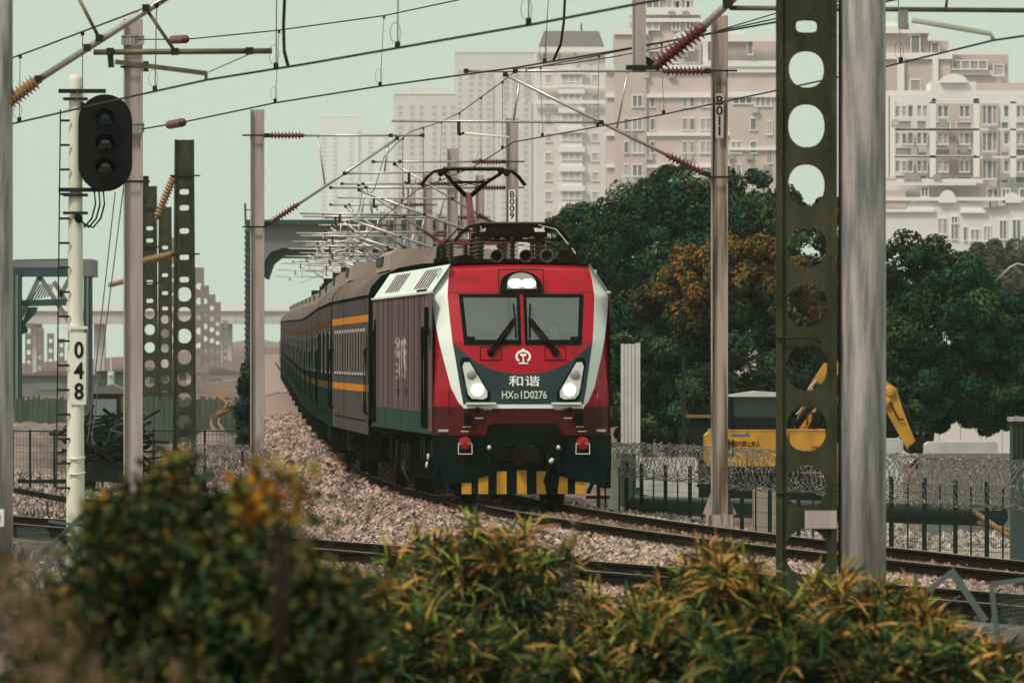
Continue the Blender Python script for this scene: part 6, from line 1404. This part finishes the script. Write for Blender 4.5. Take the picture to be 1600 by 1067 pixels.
# low weeds and rubble over the yard
def scatter_rubble(name, n, pxr, Yr, size, pal, label):
    Y = 1 / rng.uniform(1 / Yr[1], 1 / Yr[0], n); X = (rng.uniform(*pxr, n) - 800) / F * Y; z = base_z(X, Y); s = size * rng.uniform(.5, 1.5, n)
    base = np.array([(1, 0, 0), (-1, 0, 0), (0, 1, 0), (0, -1, 0), (0, 0, 1), (0, 0, -1)], float); T = np.array([(0, 2, 4), (2, 1, 4), (1, 3, 4), (3, 0, 4), (2, 0, 5), (1, 2, 5), (3, 1, 5), (0, 3, 5)])
    V = (base[None] * rng.uniform(.5, 1.2, (n, 6, 1)) + rng.normal(0, .2, (n, 6, 3))) * s[:, None, None] + np.stack([X, Y, z + s * .2], -1)[:, None, :]
    Qd = (T[None] + (np.arange(n) * 6)[:, None, None]).reshape(-1, 3); pal = np.array(pal); c = pal[rng.integers(0, len(pal), n)] * rng.uniform(.6, 1.3, (n, 1))
    o = np_mesh(name, V.reshape(-1, 3), Qd, 'stones', kind='stuff', cols=np.repeat(c, 6, 0)); o['label'] = label; o['category'] = 'rubble'
scatter_rubble('rubble', 36000, (-20, 430), (120, 330), .07, [(.36, .27, .235), (.26, .19, .17), (.12, .10, .09), (.42, .33, .29)], 'loose stones and rubble over the yard on the left')
scatter_rubble('rubble', 14000, (930, 1640), (150, 215), .06, [(.36, .3, .26), (.2, .17, .15), (.46, .4, .35)], 'loose stones on the ground by the right-hand fence')

# pale wall behind the right-hand tree
pw = empty('site_wall', (at(1370, 0, 345).x, 345, -1.05)); tag(pw, 'pale pinkish wall behind the trees at the right', 'wall')
for j in range(9):
    b = MB(); x0 = j * .72; b.bx(x0, x0 + .7, 0, .2, 0, CH + (HZ - 628) / F * 345 + 1.05 - (.02 if j % 2 else 0)); b.build('wall_panel', 'facade_pale', pw)
# weeds over the yard
nW = 9000; Yw = 1 / rng.uniform(1 / 330., 1 / 118., nW); Xw = (rng.uniform(-20, 425, nW) - 800) / F * Yw; keep = np.sin(Xw * 1.3) + np.sin(Yw * .21 + Xw * .5) > .55; Xw, Yw = Xw[keep], Yw[keep]
n_ = len(Xw); zW = base_z(Xw, Yw); hW = rng.uniform(.05, .32, n_); aW = rng.uniform(0, 3.14, n_); dW = np.stack([np.cos(aW), np.sin(aW) * .3, 0 * aW], 1) * .03; P0 = np.stack([Xw, Yw, zW], 1); lean = rng.normal(0, .08, (n_, 3)); lean[:, 2] = hW
V = np.stack([P0 - dW, P0 + dW, P0 + lean], 1).reshape(-1, 3); cW = np.array([(.03, .045, .02), (.05, .05, .022), (.16, .12, .06), (.02, .03, .018)])[rng.integers(0, 4, n_)]
o = np_mesh('weeds', V, np.arange(3 * n_).reshape(-1, 3), 'leaf', kind='stuff', cols=np.repeat(cW, 3, 0)); o['label'] = 'dry weeds growing over the yard on the left'; o['category'] = 'weeds'
# ================================================================== shrubs in front
def blades(C, n, length, width, pal, droop=.35, up=.35, spread=.9, tip=None, tipf=0.):
    """lance-shaped leaves in bunches around the points C; returns V, Q(tri), cols"""
    C = np.array(C); k = len(C); idx = rng.integers(0, k, n); P = C[idx] + rng.normal(0, .035, (n, 3))
    az = rng.uniform(0, 2 * np.pi, n); el = rng.normal(up, .5, n)
    D = np.stack([np.cos(az) * np.cos(el) * spread, np.sin(az) * np.cos(el) * spread, np.sin(el)], 1); D /= np.linalg.norm(D, axis=1)[:, None]
    S = np.cross(D, np.array([0, 0, 1.]) + rng.normal(0, .5, (n, 3))); S /= np.linalg.norm(S, axis=1)[:, None]; N = np.cross(S, D)
    l = (length * rng.uniform(.6, 1.25, n))[:, None]; w_ = (width * rng.uniform(.7, 1.2, n))[:, None]
    g = np.array([0, 0, -1.]) * droop
    p0 = P; p1 = P + D * l * .35 + g * l * .05; p2 = P + D * l * .7 + g * l * .28; p3 = P + D * l + g * l * .65
    V = np.stack([p0, p1 - S * w_ * .5 + N * w_ * .12, p1 + S * w_ * .5 + N * w_ * .12, p2 - S * w_ * .38, p2 + S * w_ * .38, p3], 1).reshape(-1, 3)
    T = np.array([(0, 1, 2), (1, 3, 2), (2, 3, 4), (3, 5, 4)]); Q = (T[None] + (np.arange(n) * 6)[:, None, None]).reshape(-1, 3)
    pal = np.array(pal); c = pal[rng.integers(0, len(pal), n)] * rng.uniform(.6, 1.35, (n, 1))
    if tip is not None:
        zt = np.clip((P[:, 2] - C[:, 2].min()) / (np.ptp(C[:, 2]) + 1e-6), 0, 1); m = rng.uniform(0, 1, n) < tipf * (.06 + 1.1 * zt ** 3)
        tp = np.array(tip); c[m] = tp[rng.integers(0, len(tp), m.sum())] * rng.uniform(.7, 1.25, (m.sum(), 1))
    return V, Q, np.repeat(c, 6, 0)
def shrub(name, px, Y, top, half, depth, n, length, width, pal, label, tip=None, tipf=0., stems=14, zg=None, up=.35, droop=.35, group='shrubs in front of the rails', cat='shrub', bunch=90, bias=.62, fall=.42):
    """a mound of stems, leaves bunched along them; px/top/half in photo pixels at distance Y"""
    k = F / Y; zg = float(base_z(np.array(0.), np.array(Y))) if zg is None else zg; h = CH + (HZ - top) / k - zg; w_ = half / k
    t = empty(name, ((px - 800) / k, Y, zg)); tag(t, label, cat, group); C = []
    for s in range(stems):
        x = rng.uniform(-1, 1); y = rng.uniform(-1, 1); r = min(1, math.hypot(x, y * .6)); hh = h * (1 - fall * r ** 2) * rng.uniform(.86, 1.0)
        b0 = Vector((x * w_ * .35, y * depth * .4, 0)); b1 = Vector((x * w_ * .8 + rng.normal(0, .05), y * depth, hh * .6)); b2 = Vector((x * w_ + rng.normal(0, .08), y * depth + rng.normal(0, .05), hh))
        b = MB(); b.tube([b0, b1, b2], .010, 5, r2=.004); b.build('stem', 'bark', t)
        for j in range(max(4, bunch // stems)):
            f_ = rng.uniform(.12, 1) ** bias; c = lerp(b0, b1, f_ / .6) if f_ < .6 else lerp(b1, b2, (f_ - .6) / .4); C.append((c.x + rng.normal(0, .09), c.y + rng.normal(0, .09), c.z + rng.normal(0, .05)))
    V, Q, cl = blades(C, n, length, width, pal, droop, up, tip=tip, tipf=tipf)
    np_mesh('foliage', V, Q, 'leaf', t, kind='stuff', cols=cl); return t
BAM = [(.022, .050, .014), (.036, .066, .016), (.012, .032, .012), (.070, .088, .020), (.024, .046, .02), (.11, .11, .026)]
TIP = [(.34, .20, .04), (.42, .20, .06), (.22, .12, .025), (.24, .22, .04), (.40, .17, .06), (.15, .17, .03)]
spots = [(585, 850, 75, 'leftmost of the bamboo shrubs, below the curving ballast'), (660, 800, 90, 'bamboo shrub under the left rail of the train'), (755, 775, 80, 'tallest bamboo shrub, below the locomotive buffer stripes'), (835, 820, 65, 'bamboo shrub just left of the gap before the rails'),
         (925, 905, 70, 'low bamboo shrub in the gap under the diverging track'), (1010, 925, 65, 'low bamboo shrub left of the second bamboo mound'), (1095, 842, 75, 'bamboo shrub at the left of the second mound'), (1165, 838, 75, 'bamboo shrub at the foot of the pierced mast'),
         (1260, 880, 80, 'bamboo shrub hiding the foot of the thick round pole'), (1350, 895, 75, 'bamboo shrub right below the thick round pole'), (1425, 945, 65, 'bamboo shrub by the bent fence frame'), (1510, 1000, 70, 'low bamboo shrub at the lower right'), (1590, 1005, 60, 'bamboo shrub in the lower right corner')]
for i, (px, top, half, lb) in enumerate(spots):
    shrub('bamboo_shrub', px, 63 + (i * 3.7) % 6, top, half, .35, 3800, .24, .025, BAM, 'leafy green and orange ' + lb, TIP, .65, 16, group='bamboo shrubs in front of the rails')
for i, (px, top, half, lb) in enumerate(((690, 925, 110, 'front bamboo shrub below the tallest one'), (880, 955, 110, 'front bamboo shrub at the bottom middle'), (1060, 965, 110, 'front bamboo shrub at the bottom right of the middle'), (1240, 955, 110, 'front bamboo shrub below the thick round pole'), (1400, 990, 100, 'front bamboo shrub at the bottom right'), (560, 945, 80, 'front bamboo shrub beside the dark round shrub'))):
    shrub('bamboo_shrub', px, 54 + i % 3, top, half, .35, 3800, .22, .025, BAM, 'dense green ' + lb, TIP, .3, 16, group='bamboo shrubs in front of the rails')
# a thin dry spray in front of the guard plate
shrub('dry_weed', 875, 60, 770, 22, .1, 130, .10, .02, [(.16, .12, .05), (.10, .10, .04)], 'thin dry weed rising in front of the locomotive guard', None, 0, 6, cat='weed', bunch=30)
shrub('dry_weed', 735, 62, 765, 25, .1, 60, .2, .018, [(.14, .16, .03), (.2, .2, .04)], 'yellow-green grass blades under the left buffer of the locomotive', None, 0, 5, cat='weed', bunch=14)
# round dark shrub on the left, yellow young leaves on top
DRK = [(.018, .040, .013), (.034, .056, .013), (.010, .026, .012), (.065, .070, .016), (.09, .075, .02)]
YEL = [(.16, .10, .014), (.22, .115, .010), (.12, .10, .014), (.07, .085, .02)]
for (px, top, half, n_, lb, tf) in ((325, 712, 105, 5600, 'tallest dark shrub with yellow shoots below the dark concrete mast', .7), (225, 742, 90, 4800, 'dark leafy shrub right of the white signal post', .35), (455, 790, 75, 3000, 'dark shrub with orange young leaves below the plain mast', .5), (150, 815, 70, 3400, 'dark shrub at the foot of the signal post', .2), (270, 850, 140, 5200, 'front dark shrub at the lower left', .12), (420, 880, 110, 4200, 'front dark shrub beside the bamboo', .3), (500, 900, 60, 2200, 'dark shrub next to the first bamboo', .5)):
    shrub('leafy_shrub', px, 33 + (px % 7) * .6, top, half, .3, int(n_ * 2.4), .062, .026, DRK, lb, YEL, tf * .5, 34, group='dark leafy shrubs at the lower left', bunch=300, droop=.15, up=.5, bias=.42, fall=.3)
fs_ = empty('flowering_spray', at(436, 830, 31)); tag(fs_, 'bright orange spray of young leaves in front of the plain mast', 'shrub')
C = [tuple(at(436 + rng.normal(0, 28), 775 + rng.normal(0, 22), 31 + rng.normal(0, .05)) - fs_.location) for _ in range(40)]
V, Q, cl = blades(C, 150, .05, .034, [(.34, .135, .010), (.26, .10, .008), (.24, .14, .015), (.10, .09, .015)], .15, .7); np_mesh('foliage', V, Q, 'leaf', fs_, kind='stuff', cols=cl)
for c in C[:9]: b = MB(); b.tube([(0, 0, -.5), (c[0] * .5, c[1], c[2] * .4), c], .004, 5); b.build('stem', 'bark', fs_)
# dry grass in the lower left corner, very near
n_ = 2600; Yg = rng.uniform(19, 27, n_); pxg = np.where(rng.uniform(0, 1, n_) < .8, rng.uniform(-30, 110, n_), rng.uniform(-30, 330, n_)); topz = CH + (HZ - (1050 - 140 * np.exp(-(pxg / 60.) ** 2) + rng.uniform(-40, 90, n_))) / F * Yg
C = np.stack([(pxg - 800) / F * Yg, Yg, topz], 1)
V, Q, cl = blades(C, 480, .12, .008, [(.15, .085, .05), (.12, .07, .03), (.08, .055, .022), (.04, .045, .018), (.24, .14, .09)], .5, .8)
stalk = MB()
o = np_mesh('dry_grass', V, Q, 'leaf', kind='stuff', cols=cl); o['label'] = 'dry pinkish grass in the lower left corner close to the camera'; o['category'] = 'grass'
V, Q, cl = blades(np.stack([(rng.uniform(-40, 1640, 9000) - 800) / F * 45, np.full(9000, 45.) + rng.uniform(-6, 5, 9000), rng.uniform(.1, .72, 9000)], 1), 9000, .2, .022, [(.02, .04, .018), (.03, .05, .018), (.06, .06, .02)], .4, .7)
o = np_mesh('undergrowth', V, Q, 'leaf', kind='stuff', cols=cl); o['label'] = 'dark tangled undergrowth along the bottom of the picture'; o['category'] = 'undergrowth'
# ================================================================== hazy air
b = MB(); b.bx(-620, 420, -25, 8200, -2.6, 330)
hz = b.build('haze', 'ballast', None); hz.data.materials.clear()
hm = bpy.data.materials.new('haze_air'); hm.use_nodes = True; n = hm.node_tree; n.nodes.clear()
ou = n.nodes.new('ShaderNodeOutputMaterial'); pv = n.nodes.new('ShaderNodeVolumePrincipled')
pv.inputs['Color'].default_value = (.98, .93, .92, 1); pv.inputs['Density'].default_value = .00008; pv.inputs['Anisotropy'].default_value = 0.0
n.links.new(pv.outputs[0], ou.inputs['Volume']); hz.data.materials.append(hm)
hz['kind'] = 'stuff'; hz['label'] = 'pale pinkish haze filling the air over the railway'; hz['category'] = 'haze'
